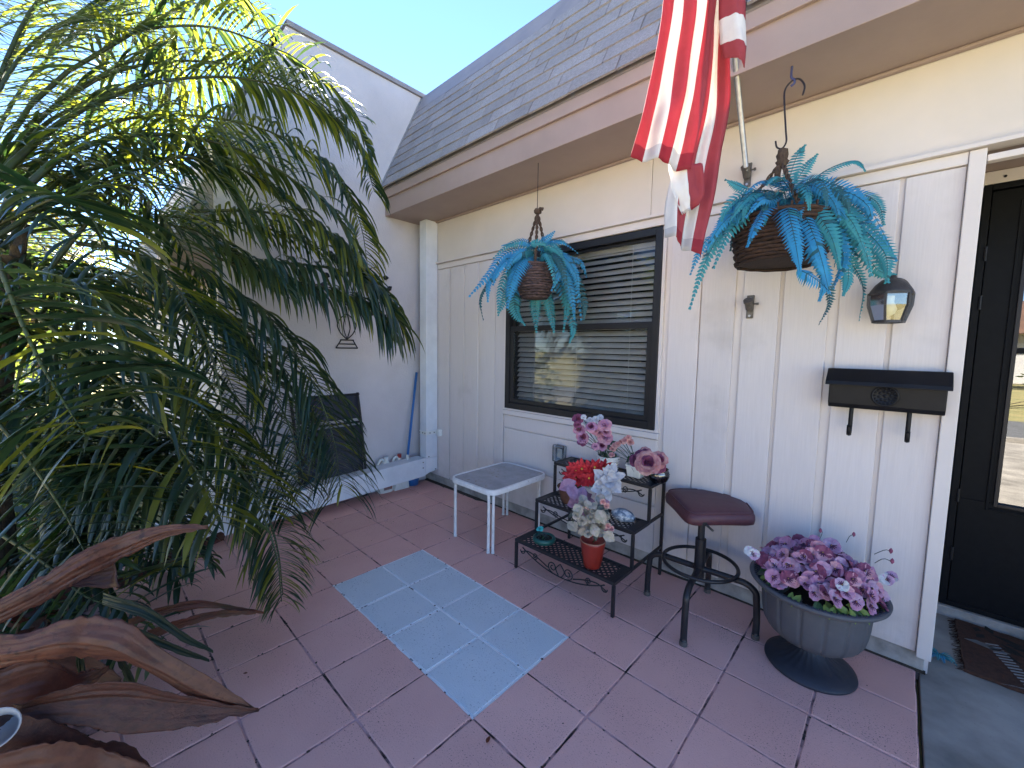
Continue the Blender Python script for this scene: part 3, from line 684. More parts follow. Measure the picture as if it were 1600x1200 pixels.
def scroll(y, z, sc):
    cx = (SX0 + SX1) / 2; H = (SX1 - SX0) / 2 - .06
    b = MB(); r = .0035
    arc = [V(cx + H * t, y, z - .025 - .075 * sc * (1 - t * t)) for t in [i / 12 for i in range(-12, 13)]]
    b.tube(arc, r, 6)
    for s_ in (-1, 1):
        e = V(cx + s_ * H, y, z - .025)
        def spiral(c, r0, a0, turns, dr, sg):
            return [c + V(sg * math.cos(a0 + turns * 6.283 * i / 22) * (r0 - dr * i / 22), 0, math.sin(a0 + turns * 6.283 * i / 22) * (r0 - dr * i / 22)) for i in range(23)]
        b.tube(spiral(e + V(s_ * .0, 0, -.02), .02, math.pi / 2, .75, .004, s_), r, 6)
        b.tube(spiral(V(cx + s_ * .055, y, z - .055 * sc - .005), .034 * sc, -math.pi / 2, 1.5, .026 * sc, s_), r, 6)
        b.tube(spiral(V(cx + s_ * .19, y, z - .045), .020, -math.pi / 2, 1.3, .014, -s_), r, 6)
        b.tube(catmull([V(cx + s_ * .012, y, z - .095 * sc), V(cx + s_ * .03, y, z - .06 * sc), V(cx, y, z - .022)], 10), r, 6)
        b.tube(catmull([V(cx + s_ * .09, y, z - .075 * sc), V(cx + s_ * .16, y, z - .05), V(cx + s_ * .24, y, z - .035), V(cx + s_ * .30, y, z - .055)], 12), r, 6)
    b.build('scrollwork', black_m, ps, smooth=True)
for (y0_, y1_, z_), sc in zip(YS, (1, .8, .8)): scroll(y0_, z_ - .016, sc)

# ------------------------------------------------------------------ bar stool
sx, sy = 1.606, .612
st = empty('bar_stool', (sx, sy, 0), 'swivel stool with worn burgundy padded seat on black tube legs and foot ring', 'stool')
zs = .575
corner = [onZ(1034, 762, zs), onZ(1153, 767, zs), onZ(1187, 806, zs - .02), onZ(1076, 806, zs - .02)]
ctr = sum(corner, V(0, 0, 0)) / 4
b = MB(); n = 12; rowsT = []; prof = []
def seat_pt(s_, t, h):
    # superellipse-like square with rounded corners
    p = corner[0].lerp(corner[1], s_).lerp(corner[3].lerp(corner[2], s_), t); return V(p.x, p.y, h)
ring = []
for i in range(40):
    a = i / 40 * 2 * math.pi; ca, sa = math.cos(a), math.sin(a); e = .30
    ring.append((.5 + .5 * math.copysign(abs(ca) ** e, ca), .5 + .5 * math.copysign(abs(sa) ** e, sa)))
lay = [(.0, zs + .012), (.5, zs + .014), (.80, zs + .010), (.93, zs + .002), (.99, zs - .014), (1.0, zs - .032), (.985, zs - .052), (.93, zs - .060), (0, zs - .060)]
rowsT = []
for kk, h in lay:
    row = []
    for s_, t in ring + ring[:1]:
        ss, tt = .5 + (s_ - .5) * kk, .5 + (t - .5) * kk
        sag = -.022 * max(0, tt - .55) ** 1.2 * 2 - .012 * (abs(ss - .5) * 2) ** 3
        row.append(seat_pt(ss, tt, h + sag + .0015 * noise.noise(V(ss * 9, tt * 9, h * 30))))
    rowsT.append(row)
b.grid(rowsT); b.build('seat', burg, st, smooth=True)
b = MB(); b.tube([r_ + V(0, 0, .001) for r_ in rowsT[3][:-1]], .0045, 6, closed=True); b.build('piping', burg, st, smooth=True)
b = MB(); b.tube([V(sx, sy, .215), V(sx, sy, .42)], .026, 16); b.tube([V(sx, sy, .42), V(sx, sy, .525)], .017, 12); b.tube([V(sx + .0, sy, .50), V(sx, sy, .52)], .035, 12); b.build('post', black_m, st, smooth=False)
b = MB(); b.box((ctr.x - .09, ctr.y - .09, .512), (ctr.x + .09, ctr.y + .09, .518)); b.tube([V(sx + .03, sy - .02, .505), V(sx + .07, sy - .05, .500)], .006, 6); b.build('seat_plate', oldmetal, st)
feet = [V(1.337, .600, 0), V(1.640, .340, 0), V(1.875, .631, 0), V(1.575, .872, 0)]
for f_ in feet:
    d = V(f_.x - sx, f_.y - sy, 0); rr = d.length; d.normalize(); C0 = V(sx, sy, .262)
    P = [C0 + d * .02, C0 + d * rr * .55, C0 + d * rr * .80 + V(0, 0, -.003), C0 + d * rr * .95 + V(0, 0, -.03), V(f_.x, f_.y, .19) - d * .006, V(f_.x, f_.y, .10), V(f_.x, f_.y, .02)]
    b = MB(); b.tube(catmull(P, 26), .0155, 12); b.build('leg', black_m, st, smooth=True)
    b = MB(); b.tube([V(f_.x, f_.y, 0), V(f_.x, f_.y, .012)], .0185, 12); b.tube([V(f_.x, f_.y, .012), V(f_.x, f_.y, .022)], .0175, 12); b.build('foot_cap', oldmetal, st)
b = MB(); b.tube([V(sx + .178 * math.cos(i / 40 * 6.28318), sy + .178 * math.sin(i / 40 * 6.28318), .288) for i in range(40)], .0095, 8, closed=True); b.build('foot_ring', black_m, st, smooth=True)

# ------------------------------------------------------------------ urn
ux, uy = 2.09, .615
ur = empty('urn_planter', (ux, uy, 0), 'grey fluted pedestal urn planter standing on the pavers near the door corner', 'planter')
b = MB(); b.lathe([(.001, 0), (.166, 0), (.170, .006), (.168, .014), (.150, .022), (.146, .026), (.120, .036), (.088, .052), (.062, .074), (.048, .098), (.046, .118), (.05, .128)], (ux, uy, 0), 96,
    fn=lambda i, j, a: 1 + (.022 * math.cos(24 * a) if 6 <= i <= 10 else 0)); b.build('pedestal', urn_b, ur, smooth=True)
def flute(i, j, a):
    q = (a * 15 / (2 * math.pi)) % 1.0; e = min(q, 1 - q); return 1 - (.034 * max(0, 1 - e / .09) ** .8 if 1 <= i <= 12 else 0)
b = MB(); b.lathe([(.05, .122), (.080, .124), (.118, .132), (.148, .146), (.170, .166), (.184, .192), (.191, .225), (.195, .260), (.197, .290), (.199, .315), (.200, .335), (.201, .345), (.203, .349), (.205, .350)], (ux, uy, 0), 240, fn=flute); b.build('bowl', urn_m, ur, smooth=True)
b = MB()
def rimf(i, j, a): return 1
b.lathe([(.203, .346), (.226, .355), (.242, .364), (.249, .372), (.251, .380), (.246, .386), (.232, .384), (.212, .378), (.200, .372), (.194, .30)], (ux, uy, 0), 96); b.build('rim', urn_m, ur, smooth=True)
b = MB()
for k in range(72):
    a = k * 2 * math.pi / 72; ca, sa = math.cos(a), math.sin(a)
    b.bar(V(ux + .216 * ca, uy + .216 * sa, .3805), V(ux + .234 * ca, uy + .234 * sa, .3865), .005, .004)
tag(b.build('rim_ribs', urn_b, ur), kind='stuff')
b = MB(); b.lathe([(.001, .34), (.192, .335)], (ux, uy, 0), 24); b.build('soil', soil_m, ur)

# ------------------------------------------------------------------ flower shapes (shared meshes, +Z faces outward)
def petal(b, L, Wd, ang, lift, cup, m, n=4, ruf=0, tipp=.0, rnd=None):
    """one petal from the centre along angle ang"""
    ca, sa = math.cos(ang), math.sin(ang); rows = []
    for i in range(n + 1):
        t = i / n; wd = Wd * (math.sin(math.pi * min(.99, t * (.80 - tipp * -.2) + .06)) if tipp < .5 else math.sin(math.pi * min(1, t * .97 + .02)) ** .9)
        x = L * t * math.cos(lift); z = L * t * math.sin(lift) + cup * t * t
        row = []
        for s_ in (-1, 0, 1):
            y = s_ * wd / 2; zz = z + abs(s_) * wd * .12 + (ruf * (rnd.uniform(-1, 1)) if rnd and i > 1 else 0)
            row.append(V(ca * x - sa * y, sa * x + ca * y, zz))
        rows.append(row)
    b.grid(rows, m)
def pansy(k, m1, m2):
    rn = random.Random(k); b = MB()
    for a, L, m in ((90, .026, 0), (35, .026, 0), (145, .026, 0), (-25, .024, 1), (205, .024, 1), (-90, .028, 1)):
        petal(b, L, .034, R(a + rn.uniform(-8, 8)), R(rn.uniform(8, 30)), -.004, m, 3, .0025, 0, rn)
    for a in (-90, -30, 210, -60, 240):
        ca, sa = math.cos(R(a)), math.sin(R(a)); b.face([V(ca * .002 - sa * .002, sa * .002 + ca * .002, .0045), V(ca * .002 + sa * .002, sa * .002 - ca * .002, .0045), V(ca * .014 + sa * .001, sa * .014 - ca * .001, .0085), V(ca * .014 - sa * .001, sa * .014 + ca * .001, .0085)], 2)
    b.lathe([(.004, .004), (.003, .0075), (.001, .008)], n=6, m=2); b.lathe([(.002, .0085), (.001, .009)], n=5, m=3)
    return b.mesh('flower', [m1, m2, fl_cent, fl_yel])
def rose(k, m1, r=.03, layers=4, inner=None):
    rn = random.Random(k); b = MB()
    for l in range(layers):
        f_ = (l + 1) / layers; n = 3 + (l + 1) // 2
        for i in range(n):
            a = 2 * math.pi * i / n + l * 1.1 + rn.uniform(-.2, .2)
            L = r * (.50 + .60 * f_); lift = R(84 - 66 * f_ ** 1.3)
            petal(b, L, L * 1.15, a, lift, -r * .40 * f_ + r * .10, 1 if l < layers * .5 else (2 if (i + l) % 3 == 0 else 0), 5, r * .07, 0, rn)
    dk = inner or {fl_pink: fl_mauve, fl_mauve: fl_plum, fl_dusty: fl_plum, fl_peach: fl_dusty}.get(m1, m1)
    lt = {fl_dusty: fl_peach, fl_mauve: fl_pink}.get(m1, m1)
    return b.mesh('flower', [m1, dk, lt])
def star(k, m1, L=.05, n=9, Wd=.02, centre=None):
    rn = random.Random(k); b = MB()
    for l in range(2):
        for i in range(n - 3 * l):
            a = 2 * math.pi * i / (n - 3 * l) + l * .4 + rn.uniform(-.15, .15)
            petal(b, L * (1 - .35 * l) * rn.uniform(.85, 1.1), Wd, a, R(12 + 28 * l + rn.uniform(-8, 14)), -.10 * L, 0, 4, .001, 1, rn)
    if centre:
        b.lathe([(.006, .004), (.004, .009), (.001, .010)], n=7, m=1)
    return b.mesh('flower', [m1, centre or m1])
def leafmesh(k, m1, L=.05, Wd=.022, bend=-.015):
    rn = random.Random(k); b = MB(); petal(b, L, Wd, 0, R(8), bend, 0, 4, .001, 1, rn); return b.mesh('leaf', [m1])
def tilted(direction, spin=None): return basis(direction, random.uniform(0, 6.28) if spin is None else spin)
def stem(root, a, c, r=.0015, m=None, name='stem'):
    b = MB(); a = Vector(a); c = Vector(c); b.tube(catmull([a, a.lerp(c, .55) + V(random.uniform(-.008, .008), random.uniform(-.008, .008), .012), c], 5), r, 5); return b.build(name, m or lg, root)

# pansies in the urn
pz = empty('pansy_bunch', (ux, uy, .34), 'mound of mauve and plum artificial pansies filling the grey urn', 'flowers')
PAN = [pansy(1, fl_mauve, fl_mauve), pansy(2, fl_pink, fl_mauve), pansy(3, fl_plum, fl_pink), pansy(4, fl_lilac, fl_mauve), pansy(5, fl_mauve, fl_lilac), pansy(6, fl_plum, fl_plum)]
PW = pansy(7, fl_white, fl_lilac)
LEAFM = {m: [leafmesh(10 + i, m) for i in range(3)] for m in (lg, lgy, ldk, sage, coleus)}
cnt = 0
for k in range(1000):
    if cnt >= 135: break
    r_ = .218 * math.sqrt((cnt + .5) / 135) * random.uniform(.95, 1.04); a = cnt * 2.39996 + random.uniform(-.15, .15)
    x, y = r_ * math.cos(a), r_ * math.sin(a)
    h = .408 + .115 * (1 - (r_ / .225) ** 2) + random.uniform(-.02, .03)
    dirn = V(x * 3.5 + random.uniform(-.75, .75) + .1, y * 3.5 + random.uniform(-.75, .75) - .4, .75)
    o = inst('flower', random.choice(PAN), pz, V(ux + x * 1.0, uy + y, h), tilted(dirn, random.uniform(-1.2, 1.2)), random.uniform(1.1, 1.45)); cnt += 1
for (u, v, d) in ((1172, 862, 1.68), (1178, 866, 1.67), (1316, 914, 1.50), (1392, 902, 1.62), (1385, 906, 1.60)):
    inst('flower', PW, pz, at(u, v, d), tilted(CP - at(u, v, d) + V(0, 0, .5)), .9)
for k in range(80):
    a = random.uniform(0, 6.283); r_ = random.uniform(.14, .205); p = V(ux + r_ * math.cos(a), uy + r_ * math.sin(a), random.uniform(.385, .405))
    inst('leaf', random.choice(LEAFM[random.choice((lg, lgy, lgy, ldk))]), pz, p, basis(V(math.cos(a) * .6, math.sin(a) * .6, 1), a) , random.uniform(.8, 1.3))
for k in range(30):
    a = random.uniform(3.4, 6.4); r_ = random.uniform(.195, .212); p = V(ux + r_ * math.cos(a), uy + r_ * math.sin(a), random.uniform(.395, .412))
    inst('leaf', random.choice(LEAFM[random.choice((lgy, lgy, lg))]), pz, p, basis(V(math.cos(a) * .9, math.sin(a) * .9, 1), a + random.uniform(-1, 1)), random.uniform(.9, 1.3))
for (u, v, d) in ((1282, 830, 1.98), (1334, 836, 1.92), (1392, 862, 1.70), (1394, 878, 1.66)):
    p = at(u, v, d - .16); q = V(ux + (p.x - ux) * .8, uy + (p.y - uy) * .8, p.z - .035); stem(pz, q, p, .0013, ldk)
    b = MB(); b.lathe([(.001, -.008), (.006, 0), (.005, .008), (.001, .014)], p, 8); b.build('bud', fl_plum, pz, smooth=True)

# ------------------------------------------------------------------ pots and things on the plant stand
def fill(root, meshes, n, c, rad, dirbias=(0, -.4, .6), sc=(.8, 1.2), name='flower'):
    c = Vector(c)
    for k in range(n):
        v = V(random.gauss(0, 1), random.gauss(0, 1), random.gauss(0, 1)).normalized() * (random.random() ** .4)
        p = c + V(v.x * rad[0], v.y * rad[1], v.z * rad[2])
        inst(name, random.choice(meshes), root, p, tilted(V(v.x, v.y, v.z) + Vector(dirbias)), random.uniform(*sc))
# 1 white woven pot with roses
z = .613; q = onZ(928, 742, z); q.y = min(q.y, .775); q = V(q.x, .765, z)
wp = empty('woven_pot', q, 'white basket weave pot on the top shelf under the pink roses', 'pot')
b = MB(); b.lathe([(.001, 0), (.052, 0), (.060, .04), (.066, .085), (.062, .088), (.058, .07), (.001, .07)], q, 40, fn=lambda i, j, a: 1 + .018 * math.sin(20 * a + i * 3.14)); b.build('body', whitepl, wp, smooth=True)
b = MB()
for zz in (.015, .033, .051, .069):
    b.tube([q + V((.056 + zz * .13 + .004 * math.sin(10 * a_ + zz * 170)) * math.cos(a_), (.056 + zz * .13 + .004 * math.sin(10 * a_ + zz * 170)) * math.sin(a_), zz) for a_ in [i / 40 * 6.2832 for i in range(40)]], .006, 6, closed=True)
b.build('weave', [whitepl], wp, smooth=True)
b = MB(); b.tube([q + V(.066 * math.cos(i / 32 * 6.2832), .066 * math.sin(i / 32 * 6.2832), .088) for i in range(32)], .006, 6, closed=True); b.build('rim', whitepl, wp, smooth=True)
rb = empty('rose_bunch', q + V(0, 0, .08), 'tall bunch of pink and mauve artificial roses in the white woven pot', 'flowers')
RS = [rose(1, fl_pink, .034, 5), rose(2, fl_mauve, .03, 4), rose(3, fl_pink, .028, 4)]; RPL = rose(4, fl_plum, .026, 4); RW = rose(5, fl_white, .016, 3)
for (u, v, me, s_) in ((903, 655, RPL, 1.1), (905, 672, RS[1], 1.0), (910, 684, RS[1], 1.1), (924, 668, RS[1], 1.0), (929, 672, RS[2], 1.0), (945, 665, RS[0], 1.0), (936, 676, RS[2], .9), (945, 684, RS[0], 1.15), (940, 697, RS[1], .9), (909, 690, RPL, 1.0), (930, 698, RS[2], .7), (915, 660, RW, 1.1), (922, 656, RW, .9), (931, 655, RW, 1.1), (938, 652, RW, 1.0), (912, 652, RW, .9), (902, 664, RPL, .7), (948, 676, RS[1], .8)):
    p = at(u, v, 2.05 + random.uniform(-.06, .05)); inst('flower', me, rb, p, tilted((CP - p).normalized() + V(random.uniform(-.4, .4), 0, .6)), s_); stem(rb, q + V(random.uniform(-.02, .02), random.uniform(-.02, .02), .07), p - V(0, 0, .012))
fill(rb, LEAFM[lg] + LEAFM[ldk], 60, q + V(0, -.01, .150), (.060, .05, .07), sc=(.7, 1.2), name='leaf')
# 2 little planter with rosebuds
q = onZ(977, 752, z); q.y = .76
bp = empty('planter_box', q, 'little ribbed cream planter on the top shelf between roses and glass bowl', 'planter')
b = MB(); 
for za, zb2, w0, w1 in ((0, .065, .040, .050), (.065, .075, .054, .054)):
    k0 = len(b.v); 
    for zz, ww in ((za, w0), (zb2, w1)): b.v += [q + V(sx_ * ww, sy_ * ww * .8, zz) for sx_, sy_ in ((-1, -1), (1, -1), (1, 1), (-1, 1))]
    for f_ in ((3, 2, 1, 0), (4, 5, 6, 7), (0, 1, 5, 4), (1, 2, 6, 5), (2, 3, 7, 6), (3, 0, 4, 7)): b.f.append(tuple(k0 + i for i in f_)); b.m.append(0)
b.build('body', whitepl, bp, bevel=.004)
b = MB()
for k in range(9): x = q.x - .036 + k * .009; b.bar(V(x, q.y - .0335, q.z + .006), V(x * 1 + (x - q.x) * .18, q.y - .0405, q.z + .062), .0045, .004, (0, 1, 0))
b.build('ribs', whitepl, bp)
rbd = empty('rosebud_spray', q + V(0, 0, .06), 'arching spray of small peach rosebuds rising from the little cream planter', 'flowers')
RP = [rose(20 + i, fl_peach, .017, 3) for i in range(2)]
for (u, v) in ((958, 701), (956, 711), (965, 694), (971, 691), (976, 689), (982, 684), (979, 687), (985, 691), (961, 697)):
    p = at(u, v, 2.02 + random.uniform(-.03, .03)); inst('flower', random.choice(RP), rbd, p, tilted((CP - p).normalized() + V(0, 0, .6)), random.uniform(.8, 1.1)); stem(rbd, q + V(0, 0, .06), p)
fill(rbd, LEAFM[ldk] + LEAFM[lg], 44, q + V(0, -.01, .10), (.055, .05, .045), sc=(.6, 1.0), name='leaf')
# 3 glass bowl with big dusty rose
q = onZ(1012, 762, z); q.y = .755
gb = empty('glass_bowl', q, 'clear glass bowl on the right end of the top shelf holding a dusty rose', 'bowl')
b = MB(); b.lathe([(.001, 0), (.034, 0), (.052, .015), (.062, .04), (.060, .065), (.052, .078), (.056, .083), (.050, .08), (.057, .06), (.058, .04), (.048, .018), (.001, .006)], q, 28); b.build('bowl', bowlgl, gb, smooth=True)
dr = empty('dusty_rose', q + V(0, 0, .06), 'large dusty pink rose with smaller mauve blooms floating over the glass bowl', 'flowers')
BIG = rose(31, fl_dusty, .052, 6); MID = rose(32, fl_dusty, .040, 5); MIDP = rose(33, fl_plum, .036, 5)
for (u, v, me, s_, dd) in ((1012, 724, BIG, 1.15, 1.97), (1029, 719, MID, 1.1, 2.02), (995, 720, MIDP, 1.0, 2.03), (1030, 730, MIDP, .9, 2.03), (1008, 708, MID, .8, 2.08), (1001, 712, MIDP, .8, 2.06)):
    p = at(u, v, dd); inst('flower', me, dr, p, tilted((CP - p).normalized() * 1.3 + V(0, 0, .5)), s_)
fill(dr, LEAFM[ldk] + LEAFM[coleus], 30, q + V(0, 0, .05), (.055, .055, .03), sc=(.6, 1.0), name='leaf')
# 4 middle shelf: brown pot with mixed arrangement
z = .402; q = V(.80, .575, z)
mp = empty('brown_pot', q, 'brown pot on the left of the middle shelf behind the purple leaves', 'pot')
b = MB(); b.lathe([(.001, 0), (.045, 0), (.062, .05), (.072, .10), (.076, .104), (.070, .106), (.06, .08), (.001, .08)], q, 28); b.build('body', terra, mp, smooth=True)
b = MB(); b.tube([q + V(.074 * math.cos(i / 32 * 6.2832), .074 * math.sin(i / 32 * 6.2832), .104) for i in range(32)], .006, 6, closed=True); b.build('rim', terra, mp, smooth=True)
pt = empty('poinsettia_bunch', q + V(0, 0, .09), 'bunch of red poinsettias over mottled purple leaves with one silver poinsettia', 'flowers')
ST = [star(40 + i, fl_red, .050, 9, .020, fl_yel) for i in range(3)]; SV = star(45, fl_silver, .070, 6, .040); 
for (u, v) in ((893, 742), (900, 735), (909, 733), (917, 738), (925, 735), (930, 731), (944, 732), (906, 745), (921, 748), (930, 752), (935, 757), (912, 751), (899, 748), (939, 740), (890, 750)):
    p = at(u, v, 1.84 + random.uniform(-.05, .05)); inst('flower', random.choice(ST), pt, p, tilted((CP - p).normalized() + V(random.uniform(-.5, .5), random.uniform(-.3, .3), .5)), random.uniform(.75, 1.05)); stem(pt, q + V(0, 0, .09), p)
for (u, v, s_) in ((950, 752, 1.05), (944, 764, .9), (957, 745, .8)):
    p = at(u, v, 1.75); o = inst('flower', SV, pt, p, tilted((CP - p).normalized() + V(.1, 0, .2)), s_); stem(pt, q + V(0, 0, .09), p)
CL = [leafmesh(50 + i, coleus, .085, .06, -.02) for i in range(3)]
for (u, v) in ((890, 756), (900, 752), (905, 764), (912, 760), (918, 768), (893, 768), (904, 776), (912, 782), (908, 790), (916, 776), (925, 772), (930, 770), (886, 762), (898, 784), (921, 786), (907, 798)):
    p = at(u, v, 1.80 + random.uniform(-.05, .04)); inst('leaf', random.choice(CL), pt, p, basis((CP - p).normalized() + V(random.uniform(-.5, .5), random.uniform(-.3, .3), .4), random.uniform(3.4, 6.0)), random.uniform(.65, 1.0))
# mottled ceramic shell on the middle shelf
q = onZ(976, 812, z); q.y = .56
b = MB()
rows = []
for i in range(13):
    t = i / 12; r_ = math.sin(math.pi * min(1, t * .93 + .04)) ** .7 * .042; x = -.075 + .155 * t
    rows.append([q + V(x * .87 + .5 * r_ * math.cos(a_) * .6, x * .10 + r_ * math.cos(a_), .004 + max(0, .034 + r_ * .92 * math.sin(a_) - .012 * t + .003 * noise.noise(V(x * 40, a_ * 2, 1)))) for a_ in [k * 6.2832 / 16 for k in range(17)]])
b.grid(rows); o = b.build('mottled_ornament', rock_m, smooth=True, loc=q); tag(o, 'blue and white mottled ceramic ornament lying on the middle shelf', 'ornament')
# 5 red pot on the lowest shelf
z = .1945; q = onZ(925, 884, z)
rp_ = empty('red_pot', q, 'tall red glazed pot on the lowest shelf of the plant stand', 'pot')
b = MB(); b.lathe([(.001, 0), (.044, 0), (.047, .006), (.058, .07), (.068, .135), (.070, .150), (.066, .152), (.062, .13), (.001, .125)], q, 32); b.build('body', redpot, rp_, smooth=True)
b = MB(); b.tube([q + V(.069 * math.cos(i / 40 * 6.2832), .069 * math.sin(i / 40 * 6.2832), .151) for i in range(40)], .0028, 6, closed=True); b.build('rim', tangl, rp_, smooth=True)
pc = empty('faded_flower_bunch', q + V(0, 0, .13), 'pale faded cream and grey fabric flowers with ruffled leaves in the red pot', 'flowers')
SG = [leafmesh(60 + i, sage, .06, .05, -.018) for i in range(3)]; RB = [rose(64, sage, .022, 4), rose(65, sage, .018, 4), rose(66, fl_peach, .013, 3)]
for k in range(60):
    u = random.gauss(927, 13); v = random.uniform(786, 836); p = at(u, v, 1.66 + random.uniform(-.06, .05))
    if k % 3: inst('leaf', random.choice(SG + LEAFM[ldk][:1]), pc, p, tilted((CP - p).normalized() + V(random.uniform(-.6, .6), random.uniform(-.4, .4), .5)), random.uniform(.6, .95))
    else: inst('flower', random.choice(RB), pc, p, tilted((CP - p).normalized() + V(random.uniform(-.5, .5), 0, .4)), random.uniform(.7, 1.0))
for (u, v) in ((950, 822), (948, 830), (955, 826), (948, 790), (942, 784)):
    p = at(u, v, 1.62); inst('flower', RB[2], pc, p, tilted((CP - p).normalized()), .9); stem(pc, q + V(0, 0, .13), p)
# 6 green bowl with succulents
q = onZ(850, 848, z)
gbw = empty('green_bowl', q, 'shallow dark green bowl on the left of the lowest shelf', 'bowl')
b = MB(); b.lathe([(.001, 0), (.045, 0), (.064, .010), (.071, .024), (.068, .038), (.058, .043), (.052, .038), (.050, .030), (.001, .030)], q, 32); b.build('bowl', greenpot, gbw, smooth=True)
b = MB(); b.lathe([(.052, .0315), (.001, .036)], q, 16); b.build('soil', soil_m, gbw)
su = empty('succulent_cluster', q + V(0, 0, .035), 'small cluster of dull succulents with a turquoise bloom in the green bowl', 'succulents')
tq = mat('turquoise_petal', (.06, .42, .40), .6)
fill(su, LEAFM[ldk] + [leafmesh(70, lg, .03, .015)], 36, q + V(0, 0, .045), (.042, .042, .012), (0, 0, 1), (.4, .6), 'leaf')
inst('flower', rose(71, tq, .016, 3), su, at(844, 827, 1.80), tilted((0, -.4, 1)), 1)

# ------------------------------------------------------------------ hanging ferns
def frond(path, wid, root, m, name='frond', n=30, fold=.25, curl=.0):
    P = catmull(path, n * 2); N = len(P); b = MB()
    mats_ = [m, fernt if m is fernb else (fernb if m is fernt else fernt), fernd]; swap = random.Random(len(P) + int(P[-1].z * 1e4)).uniform(.05, .42)
    b.tube(P[::4] if len(P) > 12 else P, [.0022 * (1 - .7 * i / max(1, len(P[::4]) - 1)) for i in range(len(P[::4]))] if len(P) > 12 else .002, 4, m=2, cap=False)
    toC = (CP - P[N // 2]).normalized()
    ln = sum((P[i + 1] - P[i]).length for i in range(N - 1)); sp = ln / n
    rn = random.Random(int(P[-1].x * 1e4))
    tw = rn.uniform(-.5, .5)
    for i in range(1, N - 1, 2):
        t = i / (N - 1); tg = (P[i + 1] - P[i - 1]).normalized()
        sd_ = tg.cross((toC * .8 + V(0, 0, .6))).normalized()
        sd_ = (Matrix.Rotation(tw + curl * t, 3, tg) @ sd_)
        up = sd_.cross(tg).normalized()
        Lp = wid * min(1, .45 + 3.2 * t) * max(.16, (1 - t ** 2.2)) * rn.uniform(.9, 1.1)
        for s_ in (-1, 1):
            d = (sd_ * s_ * .93 + tg * .38 - up * fold * 1 + V(0, 0, -.10)).normalized()
            bw = sp * .46; p = P[i]
            tip_ = p + d * Lp + up * rn.uniform(-.003, .003) - up * Lp * .12
            m1 = p + d * Lp * .55 + tg * bw + up * Lp * .05; m0 = p + d * Lp * .5 - tg * bw * .95 + up * Lp * .04
            mi = 1 if t + rn.uniform(-.12, .12) < swap and rn.random() < .8 else (2 if rn.random() < .05 else 0)
            b.face([p - tg * bw * .7, m0, m1, p + tg * bw * .7], mi); b.face([m0, tip_, m1], mi)
    return b.build(name, mats_, root)
def rope_twist(root, a, c, r, name='rope'):
    a = Vector(a); c = Vector(c); L = (c - a).length; n = int(L / .006); d = (c - a).normalized(); x = d.orthogonal().normalized(); y = d.cross(x); b = MB()
    for ph in (0, 3.1416):
        b.tube([a + d * (L * i / n) + (x * math.cos(i * .55 + ph) + y * math.sin(i * .55 + ph)) * r * .75 for i in range(n + 1)], r * .75, 5)
    return b.build(name, rope_m, root, smooth=True)
def basket_weave(root, c, rows, m, nseg):
    """rows: (radius,z) ring list, each ring of wicker strands"""
    for i, (r_, z) in enumerate(rows):
        th = (rows[1][1] - rows[0][1]) if len(rows) > 1 else .012
        b = MB()
        pts = [c + V((r_ + .005 * math.sin(nseg * a_ * .5 + i * 3.1416)) * math.cos(a_), (r_ + .005 * math.sin(nseg * a_ * .5 + i * 3.1416)) * math.sin(a_), z + .002 * math.sin(3 * a_ + i)) for a_ in [k * 6.2832 / 48 for k in range(48)]]
        b.tube(pts, abs(th) * .56, 6, closed=True); b.build('weave_ring', m, root, smooth=True)
    b = MB(); b.lathe([(r_ - .008, z) for r_, z in rows] + [(.001, rows[-1][1])], c, 24); b.build('liner', dark_m, root)
# right, large
hx, hy = 1.872, .570
hk = empty('wire_hook', (hx, hy, 2.59), 'long dark wire hook screwed into the soffit above the larger fern basket', 'hook')
b = MB(); b.tube(catmull([V(hx, hy, 2.588), V(hx, hy, 2.545), V(hx + .012, hy, 2.53), V(hx + .012, hy, 2.515), V(hx, hy, 2.508)], 14), .0045, 8); b.build('cup_hook', mat('blue_hook', (.05, .06, .16), .4), hk, smooth=True)
b = MB(); b.tube(catmull([V(hx + .045, hy, 2.455), V(hx + .05, hy, 2.49), V(hx + .03, hy, 2.525), V(hx + .003, hy, 2.528), V(hx - .02, hy, 2.50), V(hx - .018, hy, 2.44), V(hx - .006, hy, 2.33), V(hx - .002, hy, 2.285), V(hx - .015, hy, 2.262), V(hx - .035, hy, 2.272), V(hx - .042, hy, 2.30)], 50), .0036, 8); b.build('wire', wire_m, hk, smooth=True)
BC = V(1.872, .570, 1.775)
hb = empty('hanging_basket', BC, 'dark brown wicker basket hung on jute rope beside the flag', 'basket')
basket_weave(hb, BC, [(.160 + .028 * t / 12, .0 + .0150 * t) for t in range(13)][::1], wicker, 26)
b = MB(); b.lathe([(.001, .004), (.155, .004)], BC, 24); b.build('base', wicker, hb)
b = MB()
for k in range(26):
    a_ = k * 6.2832 / 26; b.bar(BC + V(.160 * math.cos(a_), .160 * math.sin(a_), 0), BC + V(.190 * math.cos(a_), .190 * math.sin(a_), .205), .007, .006, (math.cos(a_), math.sin(a_), 0))
b.build('stakes', wicker, hb)
kn = V(hx - .012, hy, 2.235)
b = MB(); b.lathe([(.001, .03), (.016, .02), (.022, 0), (.018, -.02), (.023, -.032), (.016, -.05), (.001, -.055)], kn, 12, fn=lambda i, j, a: 1 + .2 * math.sin(5 * a + i * 2)); b.build('knot', rope_m, hb, smooth=True)
for a_ in (3.6, 5.2, 1.2): rope_twist(hb, kn + V(0, 0, -.03), BC + V(.180 * math.cos(a_), .180 * math.sin(a_), .20), .0065)
